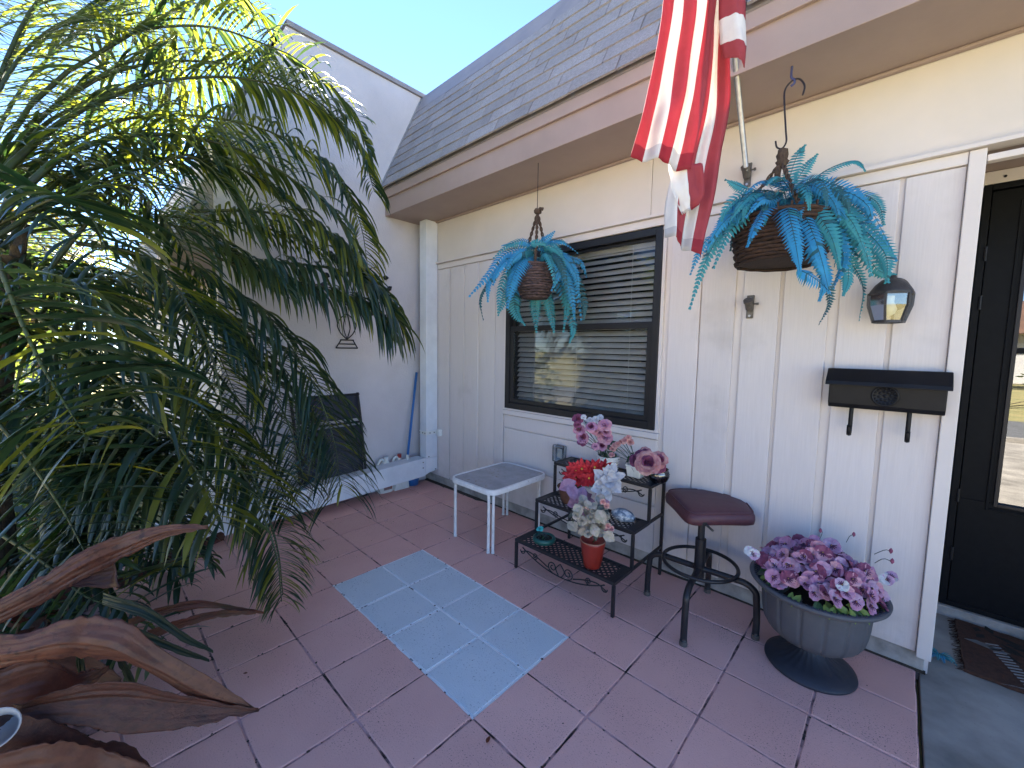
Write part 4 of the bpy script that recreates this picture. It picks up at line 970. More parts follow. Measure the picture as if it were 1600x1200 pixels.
b = MB(); b.tube(catmull([kn + V(-.004, 0, -.02), kn + V(-.012, -.01, -.08), kn + V(-.006, -.01, -.13)], 8), .012, 6); b.build('rope_end', rope_m, hb, smooth=True)
fr = empty('artificial_fern', BC + V(0, 0, .18), 'large bright blue and teal artificial fern spilling from the basket beside the flag', 'fern')
D0 = 1.76
def ff(pts, d, wid, m, n=30, curl=0):
    frond([at(u, v, D0 + q) for (u, v), q in zip(pts, d)], wid, fr, m, n=n, curl=curl)
RF = [
 ([(1215, 305), (1199, 322), (1182, 350), (1167, 386)], (0, -.12, -.22, -.26), .046, fernb, 22),
 ([(1226, 300), (1232, 330), (1243, 380), (1250, 424)], (0, -.17, -.24, -.27), .062, fernb, 30),
 ([(1236, 300), (1262, 345), (1282, 400), (1296, 458)], (0, -.17, -.24, -.26), .055, fernb, 32),
 ([(1246, 421), (1262, 428), (1282, 442), (1300, 460)], (-.26, -.28, -.28, -.25), .050, fernb, 18),
 ([(1262, 310), (1290, 340), (1312, 374), (1303, 418)], (0, -.12, -.2, -.22), .026, fernt, 30, 1.5),
 ([(1270, 305), (1318, 322), (1347, 360), (1326, 406)], (0, -.1, -.17, -.2), .034, fernt, 32, .8),
 ([(1290, 315), (1340, 350), (1382, 395), (1386, 442)], (0, -.08, -.15, -.16), .070, fernt, 34),
 ([(1275, 300), (1340, 302), (1372, 318), (1381, 352)], (0, -.05, -.1, -.12), .048, fernt, 28),
 ([(1248, 298), (1295, 264), (1336, 251), (1353, 267)], (0, 0, -.02, -.04), .038, fernt, 30),
 ([(1255, 302), (1300, 288), (1340, 308), (1358, 342)], (0, -.06, -.1, -.12), .052, fernb, 28),
 ([(1229, 300), (1236, 270), (1246, 242), (1258, 226)], (0, .0, .02, .0), .050, fernt, 18),
 ([(1236, 296), (1256, 265), (1278, 240)], (0, 0, -.02), .040, fernt, 16),
 ([(1210, 300), (1168, 318), (1128, 350), (1102, 394)], (0, -.05, -.1, -.12), .046, fernb, 30),
 ([(1205, 298), (1170, 296), (1150, 288), (1133, 280)], (0, -.02, -.02, -.02), .040, fernt, 20),
 ([(1212, 310), (1142, 345), (1102, 410), (1077, 484)], (.03, .0, .02, .02), .044, fernt, 34),
 ([(1150, 345), (1100, 380), (1078, 430)], (0, .03, .05), .036, fernb, 20),
 ([(1290, 360), (1322, 400), (1348, 445), (1342, 502)], (-.08, -.12, -.13, -.12), .034, fernt, 34, 1.2),
 ([(1276, 390), (1290, 430), (1296, 470), (1279, 508)], (-.2, -.2, -.18, -.18), .030, fernd, 28, 1.5),
 ([(1280, 330), (1316, 380), (1326, 430), (1318, 462)], (0, -.1, -.14, -.15), .050, fernt, 26),
 ([(1240, 320), (1266, 380), (1290, 430), (1280, 470)], (0, -.14, -.2, -.2), .048, fernb, 26),
 ([(1200, 310), (1180, 300), (1160, 316), (1140, 345)], (0, -.08, -.12, -.12), .046, fernt, 22),
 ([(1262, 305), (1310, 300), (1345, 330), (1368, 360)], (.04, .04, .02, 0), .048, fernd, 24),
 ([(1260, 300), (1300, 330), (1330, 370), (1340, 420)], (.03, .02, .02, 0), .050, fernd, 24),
 ([(1235, 298), (1222, 280), (1210, 276), (1196, 290)], (0, -.1, -.14, -.16), .042, fernt, 18),
 ([(1240, 298), (1270, 290), (1300, 312), (1312, 345)], (0, -.12, -.18, -.2), .044, fernb, 22),
 ([(1225, 300), (1205, 312), (1190, 312), (1165, 340)], (0, -.14, -.18, -.2), .036, fernb, 20),
]
RF += [
 ([(1245, 300), (1275, 330), (1300, 372), (1312, 420)], (0, -.15, -.21, -.23), .056, fernt, 24),
 ([(1250, 298), (1290, 310), (1330, 345), (1352, 395)], (0, -.13, -.19, -.21), .058, fernt, 26),
 ([(1255, 296), (1306, 296), (1352, 316), (1394, 392)], (0, -.09, -.14, -.16), .054, fernb, 28),
 ([(1255, 300), (1300, 322), (1345, 372), (1362, 432)], (0, -.11, -.17, -.18), .062, fernt, 28),
 ([(1260, 305), (1296, 350), (1318, 402), (1300, 452)], (0, -.12, -.17, -.18), .052, fernb, 26),
 ([(1240, 296), (1258, 282), (1284, 280), (1310, 298)], (0, -.06, -.1, -.12), .048, fernt, 20),
 ([(1228, 296), (1210, 284), (1186, 284), (1160, 306)], (0, -.06, -.1, -.12), .046, fernb, 22),
 ([(1222, 300), (1186, 318), (1140, 362), (1114, 420)], (0, -.03, -.05, -.05), .050, fernt, 28),
 ([(1270, 320), (1330, 365), (1370, 420), (1400, 430)], (.02, 0, -.04, -.05), .060, fernt, 28),
 ([(1262, 310), (1330, 330), (1376, 372), (1402, 408)], (.02, 0, -.02, -.03), .060, fernb, 26),
]
for r_ in RF: ff(*r_)
for k in range(10):
    a_ = random.uniform(.2, 2.9); c0 = BC + V(0, 0, .20); d_ = V(math.cos(a_), math.sin(a_) * .75, 0)
    frond([c0, c0 + d_ * .16 + V(0, 0, .07), c0 + d_ * .30 + V(0, 0, -.02), c0 + d_ * .34 + V(0, 0, -.14)], .045, fr, random.choice((fernd, fernt)), n=22)
for k in range(9):
    a_ = random.uniform(3.3, 6.2); c0 = BC + V(0, 0, .19); d_ = V(math.cos(a_), math.sin(a_) * .8, 0)
    frond([c0, c0 + d_ * .12 + V(0, 0, .05), c0 + d_ * .21 + V(0, 0, .0), c0 + d_ * .26 + V(0, 0, -.07)], .040, fr, random.choice((fernd, fernt, fernb)), n=20)

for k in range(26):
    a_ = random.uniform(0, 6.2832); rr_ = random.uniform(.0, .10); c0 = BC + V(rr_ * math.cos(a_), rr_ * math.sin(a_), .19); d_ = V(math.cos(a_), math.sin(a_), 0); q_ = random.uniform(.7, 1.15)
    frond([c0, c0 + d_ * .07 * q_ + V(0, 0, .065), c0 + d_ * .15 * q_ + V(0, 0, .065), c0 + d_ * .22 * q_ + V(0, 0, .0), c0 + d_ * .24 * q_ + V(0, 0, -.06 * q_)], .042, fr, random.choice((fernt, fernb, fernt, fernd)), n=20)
# left, small
kx, ky = .489, .563
hk = empty('wire_hook', (kx, ky, 2.59), 'thin straight wire hook in the soffit above the smaller fern basket', 'hook')
b = MB(); b.tube([V(kx, ky, 2.589), V(kx, ky, 2.31)], .0022, 6); b.tube(catmull([V(kx, ky, 2.31), V(kx - .012, ky, 2.29), V(kx - .004, ky, 2.275), V(kx + .012, ky, 2.285)], 10), .0026, 6); b.build('wire', wire_m, hk)
BL = V(.487, .560, 1.725)
hb = empty('hanging_basket', BL, 'small round bottomed grey brown wicker basket hung before the window', 'basket')
basket_weave(hb, BL, [(.080, .004), (.092, .020), (.101, .036), (.106, .052), (.108, .068), (.108, .084), (.107, .100), (.105, .116), (.104, .132), (.103, .148), (.102, .164), (.101, .180), (.100, .196), (.099, .212)], wicker2, 22)
b = MB()
for t in range(6): b.tube([BL + V((.012 + .0135 * t) * math.cos(a_), (.012 + .0135 * t) * math.sin(a_), -.002 + .0002 * t) for a_ in [k * 6.2832 / 28 for k in range(28)]], .0075, 5, closed=True)
b.build('base', wicker2, hb, smooth=True)
kn = V(kx + .004, ky, 2.285)
b = MB(); b.lathe([(.001, .018), (.022, .012), (.028, 0), (.022, -.014), (.001, -.02)], kn, 12, fn=lambda i, j, a: 1 + .2 * math.sin(4 * a + i)); b.tube(catmull([kn, kn + V(.03, -.01, .012), kn + V(.045, -.01, -.005), kn + V(.052, -.01, .01)], 10), .007, 6); b.build('knot', rope_m, hb, smooth=True)
for a_ in (3.5, 5.4, 1.1): rope_twist(hb, kn + V(0, 0, -.01), BL + V(.098 * math.cos(a_), .098 * math.sin(a_), .21), .0075)
fr = empty('artificial_fern', BL + V(0, 0, .19), 'smaller sky blue artificial fern hanging in front of the window', 'fern')
D0 = 2.735
LF = [
 ([(832, 396), (814, 408), (799, 440), (792, 482)], (0, -.10, -.15, -.16), .095, fernb, 27),
 ([(846, 392), (862, 404), (873, 426), (861, 455)], (0, -.10, -.14, -.14), .051, fernb, 20),
 ([(830, 390), (790, 396), (764, 428), (732, 464)], (0, -.05, -.08, -.08), .063, fernb, 25),
 ([(826, 392), (784, 414), (764, 440), (762, 472)], (0, -.06, -.08, -.08), .056, fernb, 22),
 ([(790, 408), (764, 440), (750, 468), (755, 501)], (0, 0, .02, .02), .029, fernd, 20, 1.2),
 ([(850, 392), (884, 398), (900, 440), (909, 502)], (0, -.04, -.06, -.04), .065, fernb, 27),
 ([(848, 398), (876, 418), (892, 456), (898, 500)], (0, -.07, -.1, -.1), .061, fernb, 24),
 ([(838, 390), (848, 378), (858, 370), (867, 361)], (0, -.05, -.06, -.06), .043, fernb, 12),
 ([(846, 390), (864, 382), (876, 376), (886, 382)], (0, 0, 0, 0), .041, fernt, 14),
 ([(834, 388), (812, 382), (796, 382), (783, 384)], (0, -.02, -.03, -.03), .039, fernb, 17),
 ([(815, 420), (804, 456), (806, 486), (821, 508)], (.05, .08, .10, .10), .091, fernt, 24),
 ([(838, 450), (836, 480), (838, 520)], (.10, .12, .10), .067, fernt, 19),
 ([(850, 440), (860, 480), (866, 520)], (.10, .12, .10), .067, fernt, 19),
 ([(868, 430), (886, 470), (896, 510), (890, 536)], (.06, .10, .08, .06), .058, fernt, 22),
 ([(872, 400), (905, 408), (917, 434)], (.0, .0, -.02), .031, fernb, 17),
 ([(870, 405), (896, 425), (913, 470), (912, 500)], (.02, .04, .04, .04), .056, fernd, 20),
 ([(800, 420), (790, 460), (778, 494)], (.02, .02, .02), .048, fernt, 17),
 ([(836, 388), (822, 392), (806, 400), (790, 426)], (0, -.1, -.14, -.15), .056, fernb, 19),
 ([(840, 388), (856, 384), (872, 392), (884, 416)], (0, -.08, -.12, -.12), .053, fernt, 17),
 ([(838, 390), (830, 384), (842, 378), (858, 386)], (0, -.1, -.12, -.12), .041, fernt, 11),
]
LF += [
 ([(832, 392), (806, 398), (782, 416), (770, 446)], (0, -.09, -.12, -.13), .060, fernb, 24),
 ([(846, 390), (876, 398), (898, 424), (905, 462)], (0, -.08, -.11, -.12), .060, fernb, 26),
 ([(828, 394), (800, 412), (782, 450), (778, 490)], (0, -.05, -.06, -.06), .060, fernt, 26),
 ([(850, 396), (880, 420), (886, 470), (880, 520)], (.05, .05, .04, .04), .062, fernt, 28),
 ([(838, 388), (856, 376), (880, 378), (904, 396)], (0, -.03, -.05, -.06), .046, fernb, 20),
 ([(836, 386), (816, 376), (792, 384), (770, 404)], (0, -.03, -.05, -.06), .046, fernt, 20),
]
for r_ in LF: ff(*r_)
for k in range(12):
    a_ = random.uniform(0, 6.28); c0 = BL + V(0, 0, .21); d_ = V(math.cos(a_), math.sin(a_) * .9, 0)
    if math.sin(a_) < -.35 and abs(math.cos(a_)) < .60: continue
    frond([c0, c0 + d_ * .12 + V(0, 0, .06), c0 + d_ * .21 + V(0, 0, -.03), c0 + d_ * .26 + V(0, 0, -.2)], .055, fr, random.choice((fernd, fernt)), n=22)

# ------------------------------------------------------------------ palm at the left edge
PB = V(-.22, -1.90, .02)
palm = empty('palm', PB, 'bushy arching palm with sunlit fronds filling the left side of the patio', 'palm')
def palm_frond(root, path, L, wid, n=44, droop=1.0, mats=(pg1, pg2, pg3), pm=(.55, .35, .10), single=False, r0=.010, start=.18, updir=None, splay=.75, seed=0, fwd=.45, roll=0.0, taper=.62):
    rn = random.Random(seed); P = catmull(path, 60); N = len(P)
    if not single: n = int(n * 1.2); wid *= .80
    b = MB(); b.tube(P[::3], [r0 * (1 - .82 * i / 20) for i in range(21)], 6)
    fo = b.build('frond', rach_m, root, smooth=True)
    lb = MB()
    for i in range(n):
        t = start + (1 - start) * (i + .5) / n; k = min(N - 2, int(t * (N - 1))); f_ = t * (N - 1) - k
        p = P[k].lerp(P[k + 1], f_); tg = (P[min(N - 1, k + 1)] - P[max(0, k - 1)]).normalized()
        q = (t - start) / (1 - start)
        env = min(1, .50 + 2.2 * q) * (1 - taper * max(0, q - .45) ** 1.3 / .55 ** 1.3)
        up = V(*updir) if updir else V(0, 0, 1)
        sd_ = tg.cross(up); 
        if sd_.length < .12: sd_ = tg.cross(V(.7, .7, 0))
        sd_.normalize(); sd_ = Matrix.Rotation(roll, 3, tg) @ sd_; un_ = sd_.cross(tg).normalized()
        for s_ in (-1, 1):
            ll = L * env * rn.uniform(.86, 1.12); ww = wid * (.75 + .25 * env) * rn.uniform(.8, 1.15)
            d = (sd_ * s_ * splay + tg * (fwd * .45 + .30 * q + rn.uniform(-.12, .12)) + un_ * rn.uniform(.05, .40)).normalized()
            dr = droop * .80 * rn.uniform(.6, 1.25); SEG = 6; c = Vector(p); rowsL = []
            wn = d.cross(V(0, 0, 1)); 
            if wn.length < .05: wn = sd_.cross(d)
            wn.normalize(); twist = rn.uniform(-.6, .6)
            for g in range(SEG + 1):
                tt = g / SEG; wv = ww * (.45 + 1.6 * tt if tt < .3 else 1 - .1 * tt) * (1 if tt < .6 else max(.03, 1 - ((tt - .6) / .4) ** 1.8)) * .5
                wdir = Matrix.Rotation(twist * tt + .35 * s_, 3, d) @ wn
                rowsL.append([c - wdir * wv, c + wdir.cross(d) * wv * .28, c + wdir * wv])
                d = (d + V(0, 0, -1) * dr * (.10 + .30 * tt)).normalized(); c = c + d * (ll / SEG)
                wn2 = d.cross(V(0, 0, 1))
                if wn2.length > .12: wn2.normalize(); wn = (wn * .6 + (wn2 if wn2.dot(wn) > 0 else -wn2) * .4).normalized()
                wn = (wn - d * wn.dot(d)).normalized()
            m_ = rn.choices((0, 1, 2), pm)[0]
            if single:
                b1 = MB(); b1.grid(rowsL); b1.build('leaflet', mats[m_], fo, smooth=True)
            else: lb.grid(rowsL, m_)
    if not single: tag(lb.build('leaflets', list(mats), fo, smooth=True), kind='stuff')
    return fo
def pf(pts, L, wid, **k): palm_frond(palm, [at(*p) for p in pts], L, wid, **k)
CR = (-70, 385, 1.45)
# named arching fronds, from the crown at the left edge towards the side wall
pf([CR, (0, 276, 1.55), (100, 188, 1.75), (180, 148, 1.9), (260, 126, 2.05), (340, 120, 2.2), (400, 126, 2.3), (460, 144, 2.4), (530, 190, 2.5)], .43, .024, n=58, droop=1.15, seed=1, r0=.015, pm=(.55, .2, .25))
pf([(-60, 400, 1.4), (0, 336, 1.48), (80, 256, 1.6), (140, 226, 1.72), (200, 212, 1.84), (260, 210, 1.95), (320, 218, 2.05), (380, 236, 2.15), (440, 268, 2.25), (520, 330, 2.35), (560, 400, 2.4)], .43, .025, n=60, droop=1.3, seed=2, r0=.015, pm=(.5, .2, .3))
pf([(-60, 400, 1.6), (20, 340, 1.72), (80, 288, 1.85), (160, 260, 2.0), (240, 248, 2.12), (320, 250, 2.24), (400, 275, 2.34), (470, 330, 2.42)], .39, .024, n=50, droop=1.2, seed=3, r0=.015)
pf([(-40, 360, 1.8), (140, 328, 2.2), (200, 330, 2.35), (280, 340, 2.5), (400, 352, 2.65), (480, 380, 2.75), (560, 420, 2.8), (615, 470, 2.82)], .38, .022, n=54, droop=1.2, seed=4, pm=(.4, .5, .1))
pf([(-40, 380, 1.7), (120, 352, 2.0), (280, 354, 2.3), (360, 390, 2.4), (430, 450, 2.5)], .37, .022, n=46, droop=1.1, seed=5, pm=(.4, .55, .05))
pf([(-60, 340, 1.5), (60, 150, 1.8), (180, 68, 1.95), (220, 48, 2.05), (280, 40, 2.15), (340, 44, 2.25), (400, 64, 2.35), (470, 96, 2.45), (545, 165, 2.55), (575, 235, 2.6)], .41, .024, n=60, droop=.85, seed=6, pm=(.5, .15, .35))
pf([(-40, 400, 1.9), (120, 420, 2.1), (240, 440, 2.2), (340, 490, 2.3), (430, 560, 2.35), (500, 660, 2.35), (535, 760, 2.3)], .39, .021, n=60, droop=1.25, seed=7, pm=(.35, .6, .05))
pf([(60, 420, 1.9), (200, 470, 2.05), (300, 540, 2.15), (380, 640, 2.1), (430, 740, 2.05), (455, 800, 2.0)], .36, .020, n=54, droop=1.2, seed=8, pm=(.3, .62, .08))
pf([(-30, 460, 1.5), (120, 480, 1.6), (250, 560, 1.7), (330, 660, 1.75), (390, 760, 1.76), (430, 860, 1.74), (440, 940, 1.72)], .29, .020, n=54, droop=1.0, seed=9, pm=(.45, .3, .25))
pf([(-60, 330, 1.3), (0, 120, 1.6), (60, 0, 1.8), (140, -70, 2.0), (240, -80, 2.15), (340, -40, 2.3), (420, 30, 2.4)], .43, .025, n=56, droop=.9, seed=10, pm=(.55, .25, .2))
pf([(-70, 350, 1.3), (-20, 180, 1.5), (40, 80, 1.7), (110, 30, 1.9), (180, 30, 2.05), (250, 70, 2.2)], .41, .024, n=50, droop=.9, seed=11, pm=(.6, .25, .15))
pf([(-60, 340, 1.7), (20, 160, 2.0), (100, 70, 2.2), (190, 20, 2.4), (280, 0, 2.55)], .39, .022, n=50, droop=.9, seed=12, pm=(.6, .2, .2))
pf([(-60, 380, 1.8), (40, 240, 2.1), (150, 190, 2.35), (260, 190, 2.6), (360, 230, 2.8), (430, 300, 2.9)], .39, .022, n=50, droop=1.0, seed=13, pm=(.55, .25, .2))
pf([(-60, 300, 1.9), (20, 90, 2.2), (80, -20, 2.4), (170, -60, 2.6)], .41, .024, n=44, droop=.9, seed=14, pm=(.6, .2, .2))
pf([(-40, 450, 1.7), (100, 430, 1.9), (220, 450, 2.05), (320, 520, 2.15), (370, 620, 2.15)], .36, .020, n=46, droop=1.1, seed=15, pm=(.3, .65, .05))
pf([(300, 380, 2.3), (380, 405, 2.45), (460, 412, 2.58), (540, 425, 2.68), (590, 455, 2.74), (618, 500, 2.76)], .46, .022, n=56, droop=1.9, seed=31, pm=(.45, .5, .05), start=.05, splay=.95, taper=.15)
pf([(260, 400, 2.1), (340, 440, 2.25), (420, 500, 2.35), (485, 590, 2.38), (522, 690, 2.36), (532, 770, 2.32)], .42, .021, n=62, droop=1.6, seed=32, pm=(.35, .6, .05), start=.05, splay=.95, taper=.3)
pf([(240, 440, 2.0), (330, 490, 2.1), (400, 570, 2.18), (450, 660, 2.18), (478, 760, 2.14)], .40, .021, n=58, droop=1.6, seed=33, pm=(.3, .65, .05), start=.05, splay=.95)
pf([(270, 620, 1.8), (340, 680, 1.84), (400, 760, 1.86), (432, 850, 1.84), (442, 930, 1.80)], .32, .020, n=54, droop=1.3, seed=34, pm=(.4, .25, .35), start=.05)
pf([(60, 250, 1.9), (180, 190, 2.15), (300, 180, 2.35), (420, 205, 2.5), (510, 260, 2.6), (560, 340, 2.62), (575, 420, 2.6)], .44, .022, n=62, droop=1.5, seed=35, pm=(.45, .15, .40), splay=.9)
pf([(40, 200, 1.8), (160, 120, 2.05), (280, 95, 2.25), (400, 110, 2.45), (500, 160, 2.6), (560, 230, 2.66), (585, 300, 2.66)], .44, .022, n=60, droop=1.3, seed=36, pm=(.5, .12, .38), splay=.9)
pf([(120, 380, 1.7), (220, 400, 1.8), (290, 470, 1.85), (335, 570, 1.85), (350, 680, 1.82), (345, 780, 1.78)], .36, .022, n=50, droop=1.5, seed=37, pm=(.4, .3, .3), start=.05)
pf([(330, 400, 2.4), (430, 432, 2.55), (510, 452, 2.66), (565, 470, 2.72), (598, 500, 2.74)], .44, .022, n=46, droop=2.2, seed=38, pm=(.4, .55, .05), start=.05, splay=.9, taper=.1)
pf([(300, 330, 2.3), (400, 330, 2.45), (470, 345, 2.58), (525, 372, 2.62), (552, 405, 2.64)], .46, .022, n=50, droop=1.9, seed=39, pm=(.4, .2, .4), start=.05, splay=.9, taper=.2)
# near low fronds with broad leaflets: every leaflet its own piece
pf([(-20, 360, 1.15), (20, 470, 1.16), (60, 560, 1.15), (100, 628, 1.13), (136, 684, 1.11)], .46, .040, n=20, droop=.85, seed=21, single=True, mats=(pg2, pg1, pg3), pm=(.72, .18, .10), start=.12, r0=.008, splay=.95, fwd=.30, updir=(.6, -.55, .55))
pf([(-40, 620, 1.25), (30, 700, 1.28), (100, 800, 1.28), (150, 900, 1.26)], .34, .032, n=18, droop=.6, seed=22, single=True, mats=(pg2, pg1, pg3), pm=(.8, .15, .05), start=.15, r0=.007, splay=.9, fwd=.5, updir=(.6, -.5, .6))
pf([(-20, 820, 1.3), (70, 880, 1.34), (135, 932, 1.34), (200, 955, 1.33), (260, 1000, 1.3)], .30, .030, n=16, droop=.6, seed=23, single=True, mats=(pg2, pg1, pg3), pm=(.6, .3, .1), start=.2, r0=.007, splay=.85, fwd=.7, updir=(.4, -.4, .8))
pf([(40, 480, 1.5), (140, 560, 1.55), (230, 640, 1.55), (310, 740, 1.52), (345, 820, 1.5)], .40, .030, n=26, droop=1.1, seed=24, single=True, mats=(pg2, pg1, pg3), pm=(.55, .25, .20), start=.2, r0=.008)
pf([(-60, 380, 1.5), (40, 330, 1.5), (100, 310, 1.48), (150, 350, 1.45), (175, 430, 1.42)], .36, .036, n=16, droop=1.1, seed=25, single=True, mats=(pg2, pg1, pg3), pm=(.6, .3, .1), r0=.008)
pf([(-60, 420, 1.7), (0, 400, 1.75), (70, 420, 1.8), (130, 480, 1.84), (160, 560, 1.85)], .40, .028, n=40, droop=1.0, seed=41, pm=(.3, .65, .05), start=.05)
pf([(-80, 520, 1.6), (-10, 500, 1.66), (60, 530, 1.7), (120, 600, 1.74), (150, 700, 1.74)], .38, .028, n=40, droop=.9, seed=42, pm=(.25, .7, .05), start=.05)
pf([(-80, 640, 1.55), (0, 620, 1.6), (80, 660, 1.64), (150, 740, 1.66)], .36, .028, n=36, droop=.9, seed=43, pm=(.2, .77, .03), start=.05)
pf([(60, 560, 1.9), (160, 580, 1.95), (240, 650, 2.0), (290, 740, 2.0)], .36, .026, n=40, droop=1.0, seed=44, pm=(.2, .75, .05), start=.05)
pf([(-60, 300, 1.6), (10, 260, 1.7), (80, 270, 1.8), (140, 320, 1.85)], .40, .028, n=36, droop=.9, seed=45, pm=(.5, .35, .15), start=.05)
# dense inner fronds behind
def wf(p0, az, L_, rise, drop, seed, n=46, LL=.38, wid=.022, pm=(.5, .42, .08)):
    p0 = Vector(p0); d = V(math.cos(R(az)), math.sin(R(az)), 0)
    pts = [p0, p0 + d * L_ * .28 + V(0, 0, rise * .65), p0 + d * L_ * .62 + V(0, 0, rise), p0 + d * L_ + V(0, 0, rise - drop)]
    palm_frond(palm, pts, LL, wid, n=n, droop=1.0, seed=seed, pm=pm)
rn = random.Random(5)
for k in range(10):
    az = rn.uniform(35, 215); base = PB + V(rn.uniform(-.35, .25), rn.uniform(-.15, .25), rn.uniform(.75, 1.75))
    wf(base, az, rn.uniform(.8, 1.35), rn.uniform(.15, .65), rn.uniform(.3, .9), 100 + k)
for k in range(11):   # low dark fronds that hide the foot of the palm
    az = rn.uniform(20, 150); base = PB + V(rn.uniform(-.35, .2), rn.uniform(.0, .25), rn.uniform(.25, .75))
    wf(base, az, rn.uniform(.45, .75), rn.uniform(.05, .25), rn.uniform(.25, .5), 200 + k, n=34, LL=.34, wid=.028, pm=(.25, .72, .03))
for k in range(3):   # long upper fronds
    az = rn.uniform(30, 190); base = PB + V(rn.uniform(-.3, .2), rn.uniform(-.2, .2), rn.uniform(1.7, 2.1))
    wf(base, az, rn.uniform(.9, 1.5), rn.uniform(.6, 1.25), rn.uniform(.2, .7), 300 + k, pm=(.55, .2, .25))
for k in range(7):
    x = PB.x + rn.uniform(-.22, .2); y = PB.y + rn.uniform(-.15, .15); h = rn.uniform(1.2, 1.9)
    b = MB(); P = catmull([V(x, y, -.02), V(x + rn.uniform(-.05, .05), y, h * .5), V(x + rn.uniform(-.1, .1), y + rn.uniform(0, .15), h)], 24)
    b.tube(P, [.032 - .010 * i / 24 + (.004 if i % 4 == 0 else 0) for i in range(25)], 10); b.build('trunk', bark, palm, smooth=True)

# ------------------------------------------------------------------ large dry leaves in the lower left corner
dp = empty('dried_plant', V(1.15, -1.75, .02), 'clump of big withered brown leaves leaning over the pavers in the lower left corner', 'dried plant')
def blade(ea, eb, crease=.03, m=dead_m, n=60, ruf=.006, seed=0, name='leaf', curl=.0):
    A = catmull([at(*p) for p in ea], n); B = catmull([at(*p) for p in eb], n); R_ = []; W = 26
    for i, (a, c) in enumerate(zip(A, B)):
        t = i / n; row = []; env = math.sin(math.pi * min(.97, t * .9 + .08)); ruf_ = ruf * .5
        for j in range(W + 1):
            s_ = j / W; q = a.lerp(c, s_)
            jag = (.006 * noise.noise(V(t * 22, seed, 3)) + .004 * noise.noise(V(t * 60, seed, 5)) - .018 * max(0, noise.noise(V(t * 11 + (9 if s_ > .5 else 0), seed, 8)) - .28)) * (abs(2 * s_ - 1) ** 4)
            q = q + (c - a).normalized() * jag * (1 if s_ > .5 else -1) if (c - a).length > 1e-5 else q
            off = crease * .75 * env * (1 - abs(2 * s_ - 1)) + ruf_ * noise.noise(V(t * 6, s_ * 2, seed)) * 2 + .010 * env * (abs(noise.noise(V(s_ * 5.5, t * 1.6, seed + 2))) - .15) + (.0006 * env * math.sin(s_ * 40 + seed)) + .0022 * noise.noise(V(t * 3, s_ * 30, seed)) - curl * env * (abs(2 * s_ - 1) ** 3)
            row.append(q + FW * off)
        R_.append(row)
    b = MB(); b.grid(R_); return b.build(name, m, dp, smooth=True, solid=.0012)
# upper narrow rolled leaf with flap
blade([(-40, 958, .95), (60, 903, 1.0), (130, 860, 1.05), (200, 833, 1.12), (260, 820, 1.16), (324, 820, 1.2)], [(-40, 992, .95), (60, 945, 1.0), (130, 905, 1.05), (195, 872, 1.12), (260, 840, 1.16), (326, 826, 1.2)], -.015, dead_m, seed=1)
blade([(85, 912, 1.06), (130, 890, 1.08), (172, 872, 1.10), (176, 876, 1.10)], [(110, 918, 1.06), (140, 918, 1.08), (165, 919, 1.10), (187, 918, 1.10)], .02, dead2, n=16, seed=2)
# big folded leaf
blade([(-40, 1000, .85), (40, 988, .88), (110, 966, .92), (150, 962, .95), (200, 972, .97), (250, 1010, 1.0), (330, 1060, 1.05), (398, 1106, 1.1)],
      [(-40, 1048, .85), (40, 1036, .88), (110, 1026, .92), (150, 1030, .95), (200, 1036, .97), (250, 1060, 1.0), (320, 1100, 1.05), (402, 1108, 1.1)], -.035, dead_m, seed=3, n=44)
# dark lower leaf pointing right
blade([(20, 1100, .86), (120, 1074, .90), (210, 1068, .95), (300, 1090, 1.02), (404, 1106, 1.1)], [(20, 1130, .86), (120, 1135, .90), (210, 1148, .95), (310, 1134, 1.02), (404, 1112, 1.1)], .03, dead2, seed=4, n=40)
# under layers
blade([(-40, 1060, .86), (60, 1030, .92), (120, 1050, .98), (170, 1040, 1.0)], [(-40, 1120, .86), (60, 1100, .92), (120, 1090, .98), (168, 1048, 1.0)], .02, dead_m, seed=5)
blade([(-40, 1110, .80), (60, 1120, .86), (140, 1150, .92), (200, 1165, .96), (256, 1215, 1.0)], [(-40, 1190, .80), (60, 1200, .86), (130, 1230, .92), (190, 1240, .96), (250, 1230, 1.0)], -.02, dead2, seed=6)
blade([(-20, 1180, .78), (80, 1160, .84), (160, 1170, .9), (240, 1200, .95)], [(-20, 1280, .78), (80, 1270, .84), (160, 1270, .9), (236, 1240, .95)], -.02, dead_m, seed=7)
blade([(-40, 1060, .95), (40, 1010, 1.05), (120, 1010, 1.1), (190, 1060, 1.12)], [(-40, 1140, .95), (40, 1120, 1.05), (120, 1110, 1.1), (186, 1070, 1.12)], .02, dead2, seed=8)
for k, (u, v, d_) in enumerate(((-38, 975, .95), (-38, 1024, .85), (-36, 1090, .86), (-36, 1150, .80))):
    e = at(u, v, d_); g_ = V(e.x - .10 + .03 * k, e.y - .16, -.02); b = MB()
    b.tube(catmull([g_, g_.lerp(e, .55) + V(-.03, -.03, .06), e, e + (e - g_) * .06], 14), [.020 - .008 * i / 14 for i in range(15)], 8); b.build('stalk', dead2, dp, smooth=True)
